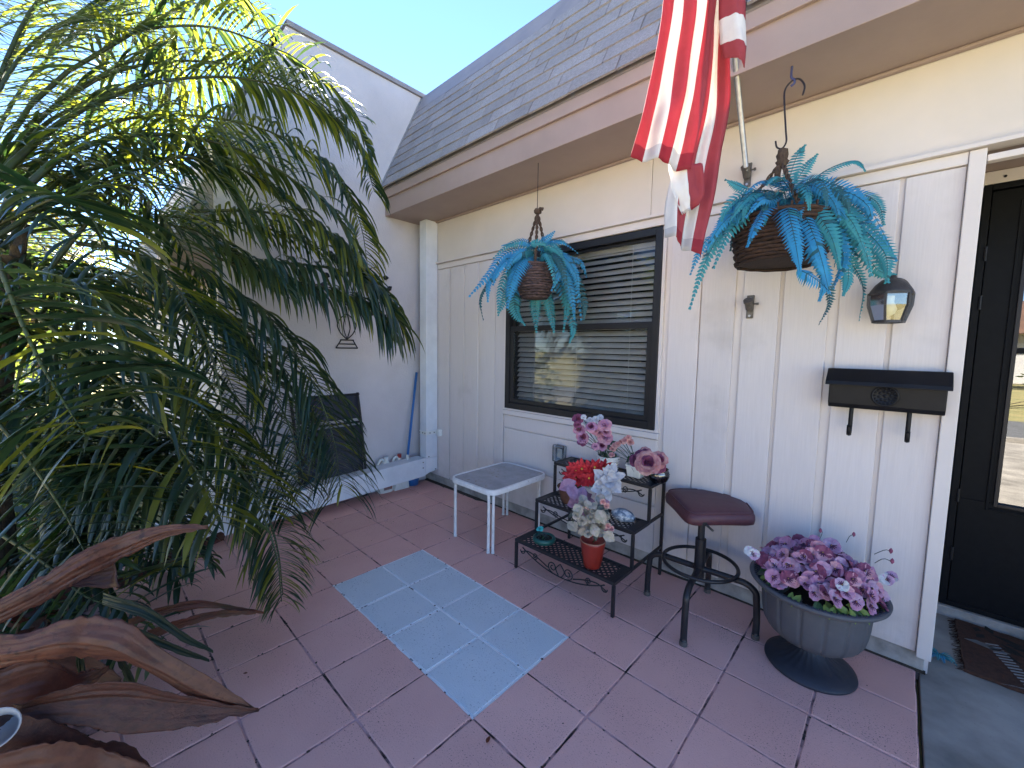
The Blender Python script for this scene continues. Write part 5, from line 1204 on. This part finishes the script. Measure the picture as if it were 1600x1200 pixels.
# red brown narrow leaves over the tiles
redl = mat('red_brown_leaf', (.13, .035, .02), .5, (.08, .05, .02), 14, bump=.3, bscale=60, transl=.25, tcol=(.4, .1, .03))
for ea, eb in (([(200, 968, 1.25), (250, 950, 1.28), (310, 938, 1.33), (360, 946, 1.38), (412, 956, 1.42)], [(200, 980, 1.25), (250, 962, 1.28), (310, 952, 1.33), (360, 953, 1.38), (412, 959, 1.42)]),
               ([(230, 985, 1.25), (290, 966, 1.30), (340, 954, 1.35), (400, 955, 1.40)], [(230, 1000, 1.25), (290, 980, 1.30), (340, 966, 1.35), (400, 959, 1.40)])):
    blade(ea, eb, .012, redl, n=24, ruf=.002, seed=9)
for ea, eb in (([(160, 985, 1.05), (185, 1040, 1.06), (205, 1080, 1.07), (224, 1106, 1.08)], [(168, 985, 1.05), (194, 1034, 1.06), (214, 1074, 1.07), (227, 1108, 1.08)]),
               ([(118, 1000, 1.0), (122, 1060, 1.0), (132, 1100, 1.0), (148, 1128, 1.0)], [(127, 1000, 1.0), (132, 1056, 1.0), (142, 1094, 1.0), (151, 1130, 1.0)]),
               ([(160, 925, 1.15), (230, 950, 1.16), (290, 990, 1.17), (332, 1016, 1.18)], [(160, 945, 1.15), (230, 968, 1.16), (285, 1002, 1.17), (333, 1020, 1.18)]),
               ([(150, 960, 1.14), (220, 985, 1.15), (280, 1010, 1.16), (326, 1030, 1.17)], [(150, 975, 1.14), (220, 1000, 1.15), (280, 1022, 1.16), (327, 1034, 1.17)])):
    blade(ea, eb, .010, pg1, n=20, ruf=.002, seed=11, name='green_leaf')
b = MB(); b.tube(catmull([at(190, 910, 1.75), at(240, 885, 1.95), at(290, 862, 2.15), at(345, 838, 2.38)], 16), .028, 8); o = b.build('fallen_stalk', dead2, smooth=True, loc=at(240, 885, 1.95)); tag(o, 'thick dark dead palm stalk under the low white pipe', 'stalk')
# dark shrubs at the foot of the palm
def bush(name, c, rad, n, mats, size, label, cat, group=None, stems=6, trunk=None, seed=0, hole=.0):
    rn = random.Random(seed); c = Vector(c); root = empty(name, V(c.x, c.y, 0), label, cat, group); b = MB()
    for k in range(n):
        v = V(rn.gauss(0, 1), rn.gauss(0, 1), rn.gauss(0, 1)).normalized() * rn.random() ** .4
        p = c + V(v.x * rad[0], v.y * rad[1], v.z * rad[2])
        if noise.noise(p * (1.6 / max(rad))) < hole - .25: continue
        d = V(rn.gauss(0, 1), rn.gauss(0, 1), rn.gauss(0, .6)).normalized(); s_ = d.orthogonal().normalized(); s_ = Matrix.Rotation(rn.uniform(0, 6.28), 3, d) @ s_
        L = size * rn.uniform(.6, 1.3); b.face([p, p + d * L * .5 + s_ * L * .2, p + d * L, p + d * L * .5 - s_ * L * .2], rn.randrange(len(mats)))
    tag(b.build('foliage', mats, root), kind='stuff')
    b = MB()
    for k in range(stems):
        a = rn.uniform(0, 6.28); r_ = rn.uniform(.2, .8)
        e = c + V(math.cos(a) * rad[0] * r_, math.sin(a) * rad[1] * r_, rn.uniform(-.1, .75) * rad[2])
        s0 = V(c.x + rn.uniform(-.05, .05), c.y + rn.uniform(-.05, .05), -.05)
        P = catmull([s0, s0.lerp(e, .5) + V(0, 0, .15 * rad[2]), e], 8); r0 = trunk or .012
        b.tube(P, [r0 * (1 - .8 * i / 8) for i in range(9)], 6)
    b.build('branches', twig_m if trunk else bark, root, smooth=True)
    return root
bush('shrub', (-.75, -1.62, .42), (.42, .22, .42), 1500, [pg2, treeleaf2, lg], .075, 'dark leafy shrub behind the palm against the end of the white pipe', 'shrub', seed=3)
bush('shrub', (.25, -1.80, .30), (.45, .22, .32), 1300, [pg2, dead2, lg], .08, 'dark low shrub mixed with brown leaves at the foot of the palm', 'shrub', seed=4)
o = bush('shrub', (-2.6, -1.9, .75), (.9, .6, .75), 2600, [treeleaf2, treeleaf], .09, 'green shrub in front of the neighbouring house beyond the palm', 'shrub', seed=5)

# ------------------------------------------------------------------ things along the side wall
# leafy metal wall art
wa = empty('wall_art', (XP + .015, .25, 1.35), 'dark metal tree of curling stems and leaves hung on the stucco side wall', 'wall art')
def wp_(u, v): return onX(u, v, XP + .018)
b = MB()
for y0_, y1_, z_ in ((-.02, .175, 1.365), (.005, .155, 1.40), (.02, .14, 1.435)): b.tube([V(XP + .018, y0_, z_), V(XP + .018, y1_, z_)], .006, 6)
b.tube([V(XP + .018, -.02, 1.365), V(XP + .018, .03, 1.44)], .005, 6); b.tube([V(XP + .018, .175, 1.365), V(XP + .018, .13, 1.44)], .005, 6)
b.tube(catmull([V(XP + .018, .08, 1.44), V(XP + .018, .14, 1.50), V(XP + .018, .16, 1.58), V(XP + .018, .08, 1.66), V(XP + .018, .0, 1.58), V(XP + .018, .02, 1.50), V(XP + .018, .08, 1.44)], 30), .005, 6)
b.tube(catmull([V(XP + .018, .08, 1.44), V(XP + .018, .11, 1.55), V(XP + .018, .08, 1.66), V(XP + .018, .05, 1.55), V(XP + .018, .08, 1.44)], 24), .004, 6)
b.build('urn_outline', black_m, wa, smooth=True)
stems_ = [[(548, 480), (553, 440), (556, 415), (562, 398)], [(548, 480), (566, 445), (580, 442), (591, 436), (594, 424), (588, 418), (578, 420), (579, 427), (583, 428)], [(548, 482), (575, 465), (595, 462), (610, 450)], [(550, 486), (580, 478), (605, 470), (622, 482)], [(546, 480), (538, 440), (528, 415), (520, 400)], [(546, 482), (520, 450), (505, 440)], [(556, 432), (566, 412), (563, 400)], [(595, 462), (604, 456), (608, 452)]]
for s_ in stems_:
    b = MB(); b.tube(catmull([wp_(*q) for q in s_], 20), .0045, 6); b.build('stem', black_m, wa, smooth=True)
for (u, v, a) in [(550, 400, 60), (561, 398, 80), (566, 412, 10), (569, 426, 10), (570, 435, 260), (560, 438, 110), (585, 433, 250), (602, 434, 5), (594, 446, 150), (596, 453, 250), (608, 451, 40), (607, 464, 330), (618, 473, 60), (625, 483, 340), (575, 450, 180), (604, 470, 250), (612, 482, 210), (580, 490, 200), (600, 495, 230), (528, 410, 100), (518, 398, 100), (510, 430, 160), (535, 425, 60), (505, 445, 190), (590, 478, 120), (565, 470, 130)]:
    c = wp_(u, v); b = MB(); ca, sa = math.cos(R(a)), math.sin(R(a)); rowsL = []
    for i in range(7):
        t = i / 6; wd = .022 * math.sin(math.pi * min(1, t * .96 + .02)) ** .8 * (1.25 - .5 * t); Lx = -.028 + .062 * t
        rowsL.append([c + V(.004 + .004 * (1 - abs(s_)), ca * Lx - sa * s_ * wd, sa * Lx + ca * s_ * wd) for s_ in (-1, 0, 1)])
    b.grid(rowsL); b.build('leaf', black_m, wa, smooth=True, solid=.0015)
# folded sling chair leaning on the wall
ch = empty('folded_chair', (-1.2, -.1, 0), 'folded dark sling patio chair leaning against the stucco wall behind the white pipe', 'chair')
def cl(y, z): return V(-1.262 + .075 * (1 - z / .97) + .0, y, z)
for y in (.185, -.38):
    b = MB(); b.tube(catmull([cl(y + .02, .02), cl(y + .018, .3), cl(y, .7), cl(y - .02, .965)], 20), .012, 8); b.build('rail', black_m, ch, smooth=True)
def slingp(z0, z1, nm):
    b = MB(); b.grid([[cl(.175 - .54 * s_ / 8 + .015 * (1 - z), z) + V(.012 * math.sin(math.pi * s_ / 8), 0, 0) for s_ in range(9)] for z in [z0 + (z1 - z0) * i / 10 for i in range(11)]]); b.build(nm, sling, ch, smooth=True, solid=.004)
slingp(.735, .945, 'back_sling'); slingp(.12, .675, 'seat_sling')
for z in (.14, .70, .95):
    b = MB(); b.tube([cl(.18, z), cl(-.38, z)], .010, 8); b.build('cross_bar', black_m, ch)
b = MB(); b.tube([cl(.17, .19) + V(.03, 0, 0), cl(-.38, .19) + V(.03, 0, 0)], .011, 8); b.tube([cl(.22, .20) + V(.03, 0, 0), cl(.10, .20) + V(.03, 0, 0)], .012, 8); b.build('arm_rest', black_m, ch)
b = MB()
for z in (.57, .61): 
    for i in range(9): b.box((cl(0, z).x + .012, .12 - i * .05, z), (cl(0, z).x + .018, .145 - i * .05, z + .008))
tag(b.build('stitching', black_m, ch), kind='stuff')
# broom and dustpan
p0, p1 = onX(651, 582, XP + .03), onX(637, 712, XP + .13)
bm_ = empty('broom', V(-1.16, .60, 0), 'broom with a blue handle leaning in the corner beside the boxed downspout', 'broom')
d = (p1 - p0).normalized(); b = MB(); b.tube([p0, p1], .012, 10); b.build('handle', bluepl, bm_, smooth=True)
b = MB(); b.tube([p1 - d * .01, p1 + d * .06, V(-1.16, .56, .20), V(-1.165, .55, .14)], [.014, .016, .018, .03], 10); b.build('ferrule', whitepl, bm_, smooth=True)
b = MB(); b.prism([(.49, .15), (.61, .15), (.63, .0), (.47, .0)], 'x', -1.185, -1.145); b.build('bristles', whitepl, bm_, bevel=.004)
b = MB(); q = onZ(652, 752, 0); q.x = -1.225
b.lathe([(.001, 0), (.060, 0), (.068, .06), (.074, .12), (.070, .12), (.062, .01), (.001, .008)], V(-1.205, .70, .002), 24); o = b.build('bucket', bluepl, smooth=True, loc=(-1.205, .70, 0)); tag(o, 'small blue plastic bucket under the end of the white pipe', 'bucket')
# jugs
def jug(c, w_, dp_, h, capm, label, sc=1, name='jug'):
    j = empty(name, c, label, 'jug')
    b = MB(); rowsJ = []
    for z, k in ((0, .92), (.012, 1), (h * .55, 1), (h * .68, .92), (h * .80, .62), (h * .88, .28), (h * .90, .24), (h * .94, .24)):
        rowsJ.append([c + V(math.copysign(abs(math.cos(a)) ** .6, math.cos(a)) * dp_ * k, math.copysign(abs(math.sin(a)) ** .6, math.sin(a)) * w_ * k + (w_ * .25 * (1 - k) if z > h * .5 else 0), z) for a in [i / 24 * 6.2832 for i in range(25)]])
    b.grid(rowsJ); b.build('body', whitepl, j, smooth=True)
    top = c + V(0, w_ * .20, h * .94); b = MB(); b.lathe([(.020, -.012), (.020, .022), (.001, .024)], top, 16); b.build('cap', capm, j)
    b = MB(); b.tube(catmull([c + V(0, -w_ * .1, h * .90), c + V(0, -w_ * .55, h * .94), c + V(0, -w_ * .98, h * .80), c + V(0, -w_ * 1.0, h * .64)], 14), .013, 8); b.build('handle', whitepl, j, smooth=True)
    b = MB(); b.box((c.x + dp_ * .99, c.y - w_ * .55, .03), (c.x + dp_ * 1.015, c.y + w_ * .6, h * .48)); b.build('label', label_m, j)
jug(V(-1.21, .40, 0), .075, .055, .335, whitepl, 'white plastic jug with handle standing behind the white pipe')
jug(V(-1.225, .555, 0), .06, .045, .33, redpl, 'white jug with a red cap beside the broom')
# garden hose
hs = MB(); X_ = -1.20
hpts = [(392, 600, -1.22), (386, 660, -1.22), (395, 715, -1.20), (425, 738, -1.18), (455, 732, -1.17), (478, 705, -1.19), (470, 690, -1.2), (430, 696, -1.2), (396, 700, -1.21), (404, 735, -1.18), (440, 744, -1.15), (476, 728, -1.16), (490, 690, -1.2), (440, 680, -1.21), (392, 672, -1.22), (398, 740, -1.16), (416, 776, -1.03), (450, 772, -1.03), (478, 758, -1.09), (500, 735, -1.16), (505, 700, -1.2)]
hs.tube(catmull([onX(u, v, x) for u, v, x in hpts], 180), .0095, 8); o = hs.build('garden_hose', hose_m, smooth=True, loc=onX(425, 738, -1.2)); tag(o, 'teal garden hose looped in coils against the wall and over the white pipe', 'hose')
# plastic cup at the bottom left
c = at(-4, 1140, .80); b = MB(); b.lathe([(.001, -.035), (.024, -.035), (.032, .035), (.034, .037), (.032, .039), (.023, -.030), (.001, -.030)], c, 28)
rot = Matrix.Rotation(R(55), 3, 'Y'); b.v = [rot @ (p - c) + c for p in b.v]; o = b.build('plastic_cup', cupm, smooth=True, loc=c); tag(o, 'clear plastic cup caught among the withered brown leaves', 'cup')

# ------------------------------------------------------------------ doorstep
dm = empty('doormat', (3.0, 1.31, 0), 'brown coir doormat with a dark leaf print in front of the door', 'doormat')
def rag_edge(x0, x1, y0, y1, n, amp, seed):
    rn = random.Random(seed); P = []
    for (ax, ay), (bx, by) in (((x0, y0), (x1, y0)), ((x1, y0), (x1, y1)), ((x1, y1), (x0, y1)), ((x0, y1), (x0, y0))):
        for i in range(n): t = i / n; P.append((ax + (bx - ax) * t + rn.uniform(-amp, amp), ay + (by - ay) * t + rn.uniform(-amp, amp)))
    return P
b = MB(); b.prism(rag_edge(2.595, 3.40, 1.06, 1.545, 26, .004, 1), 'z', -.006, .008); b.build('mat', coir, dm)
b = MB(); rn = random.Random(4)
for k in range(70):   # leaf print: dark fronds with light ribs
    a = rn.uniform(0, 6.28); x, y = rn.uniform(2.66, 3.30), rn.uniform(1.10, 1.50); L = rn.uniform(.05, .12); z = .0085 + k * 1e-5
    d = V(math.cos(a), math.sin(a), 0); s_ = V(-d.y, d.x, 0); p = V(x, y, z)
    if p.x < 2.80 and p.y < 1.30: continue
    b.face([p, p + d * L * .5 + s_ * .016, p + d * L, p + d * L * .5 - s_ * .016], 0)
for (xa_, ya_, xb_, yb_) in ((2.80, 1.08, 2.70, 1.40), (2.72, 1.06, 3.1, 1.2), (2.64, 1.36, 2.74, 1.33)):
    for i in range(16):
        t = i / 16; p = V(xa_ + (xb_ - xa_) * t, ya_ + (yb_ - ya_) * t, .0096); d = V(.022, .012, 0); n_ = V(xb_ - xa_, yb_ - ya_, 0).normalized() * .005
        b.face([p - d - n_, p + d - n_, p + d + n_, p - d + n_], 1)
b.build('leaf_print', [matdk, matlt], dm)
fz = MB()
for k in range(160):
    y = 1.06 + .485 * rn.random(); p = V(2.596, y, .003); fz.tube([p, p + V(-rn.uniform(.008, .03), rn.uniform(-.012, .012), -.008)], .0008, 3, cap=False)
tag(fz.build('frayed_edge', coir, dm), kind='stuff')
fr_ = empty('fern_scrap', (2.52, 1.08, 0), 'blue scrap of fern lying on the concrete beside the corner trim', 'scrap')
for k in range(5):
    a = R(rn.uniform(150, 380)); p = V(2.518, 1.10, .006 + .003 * k); d = V(math.cos(a), math.sin(a), 0)
    frond([p, p + d * .03 + V(0, 0, .012), p + d * .065 + V(0, 0, -.002)], .022, fr_, fernb if k % 2 else fernt, n=10)
# litter on the pavers
DL = []
for k in range(3):
    b = MB(); petal(b, .034, .016, 0, R(6), .003, 0, 4, .002, 1, random.Random(80 + k)); DL.append(b.mesh('dry_leaf', redl if k else dead_m))
for i, (u, v, a, s_, lab) in enumerate([(1178, 859, 20, .9, 'small dry leaf on the paver beside the front leg of the stool'), (765, 1150, 300, 1.0, 'dry leaf on the pink paver below the corner of the blue tiles'), (1092, 912, 60, .9, 'brown leaf in the gap by the foundation behind the stool'), (292, 915, 10, .6, 'tiny dry leaf on the pink pavers right of the palm tips'), (380, 1052, 40, .6, 'dark scrap of leaf on the paver right of the withered leaf tip')]):
    p = onZ(u, v, .006); o = bpy.data.objects.new('dry_leaf', DL[i % 3]); COL.objects.link(o); o.location = p; o.rotation_euler = (R(10), 0, R(a)); o.scale = (s_, s_, s_); tag(o, lab, 'dry leaf', 'dry leaves fallen on the patio')
b = MB(); rn = random.Random(9)
def crumb(p, r_):
    k = len(b.v); b.v += [p + V(r_ * rn.uniform(.7, 1.4) * math.cos(a), r_ * rn.uniform(.7, 1.4) * math.sin(a), 0) for a in (0, 1.26, 2.5, 3.77, 5.0)] + [p + V(0, 0, r_ * .7)]
    for i in range(5): b.f.append((k + i, k + (i + 1) % 5, k + 5)); b.m.append(0)
for k in range(420):
    on = rn.random() < .75; x, y = rn.uniform(-1.1, 2.4), rn.uniform(-2.0, .85)
    if rn.random() < .5: y = rn.uniform(-1.6, -.2); x = rn.uniform(-.6, 1.9)
    if on:
        if rn.random() < .5: x = round(x / S) * S + rn.uniform(-.006, .006)
        else: y = round(y / S) * S + rn.uniform(-.006, .006)
    crumb(V(x, y, .0005 if not on else -.002), rn.uniform(.0018, .0065) if on else rn.uniform(.0012, .0035))
tag(b.build('debris', dirt), 'crumbs of soil and dead leaf scattered over the paver joints', 'debris', kind='stuff')

# ------------------------------------------------------------------ the far side of the yard (seen past the palm and in the glass)
bush('tree', (-8.5, -2.3, 2.3), (1.9, 1.5, 1.7), 6500, [treeleaf, treeleaf, fl_yel], .13, 'sunlit yellow green tree far beyond the palm at the left edge', 'tree', trunk=.07, stems=14, seed=7)
bush('tree', (-13, -3.6, 3.6), (3.0, 2.2, 2.6), 5200, [treeleaf, treeleaf2], .2, 'taller pale tree with bare grey twigs far behind the palm', 'tree', trunk=.10, stems=26, seed=8, hole=.12)
fh = empty('house_across', (6, -30, 0), 'low tan house with brown roof across the street seen in the door glass', 'house')
b = MB(); b.box((-8, -36, -.1), (18, -29, 2.7)); b.build('wall', stuccoh, fh)
b = MB(); b.prism([(-28.4, 2.6), (-32.5, 4.6), (-36.6, 2.6)], 'x', -8.7, 18.7); b.build('roof', roofh, fh)
for x in (-5, -1, 3.5, 9, 13.5):
    b = MB(); b.box((x, -29.02, .9), (x + 1.6, -28.98, 2.1)); o = b.build('window', bronze, fh)
    b = MB()
    for i in range(5): b.box((x + .08 + i * .31, -28.97, .98), (x + .33 + i * .31, -28.96, 2.02))
    b.build('window_light', slat_m, o)
b = MB(); b.box((6.2, -29.02, 0), (7.2, -28.97, 2.1)); b.build('door', white_t, fh)
hg = bush('hedge', (4, -12.2, .45), (9, .7, .5), 7000, [treeleaf2], .14, 'long clipped hedge along the far edge of the road seen in the glass', 'hedge', seed=12)
for i, (x, y, r_, lab) in enumerate([(-6, -17, 2.6, 'round leafy tree on the far lawn left of the house across the street'), (12.5, -19, 3.0, 'broad tree on the far lawn right of the house across the street'), (2.2, -24, 2.2, 'smaller tree in front of the house across the street')]):
    bush('tree', (x, y, 3.0 + r_ * .4), (r_, r_, r_ * .9), 4200, [treeleaf2, treeleaf], .28, lab, 'tree', trunk=.14, stems=14, seed=20 + i)
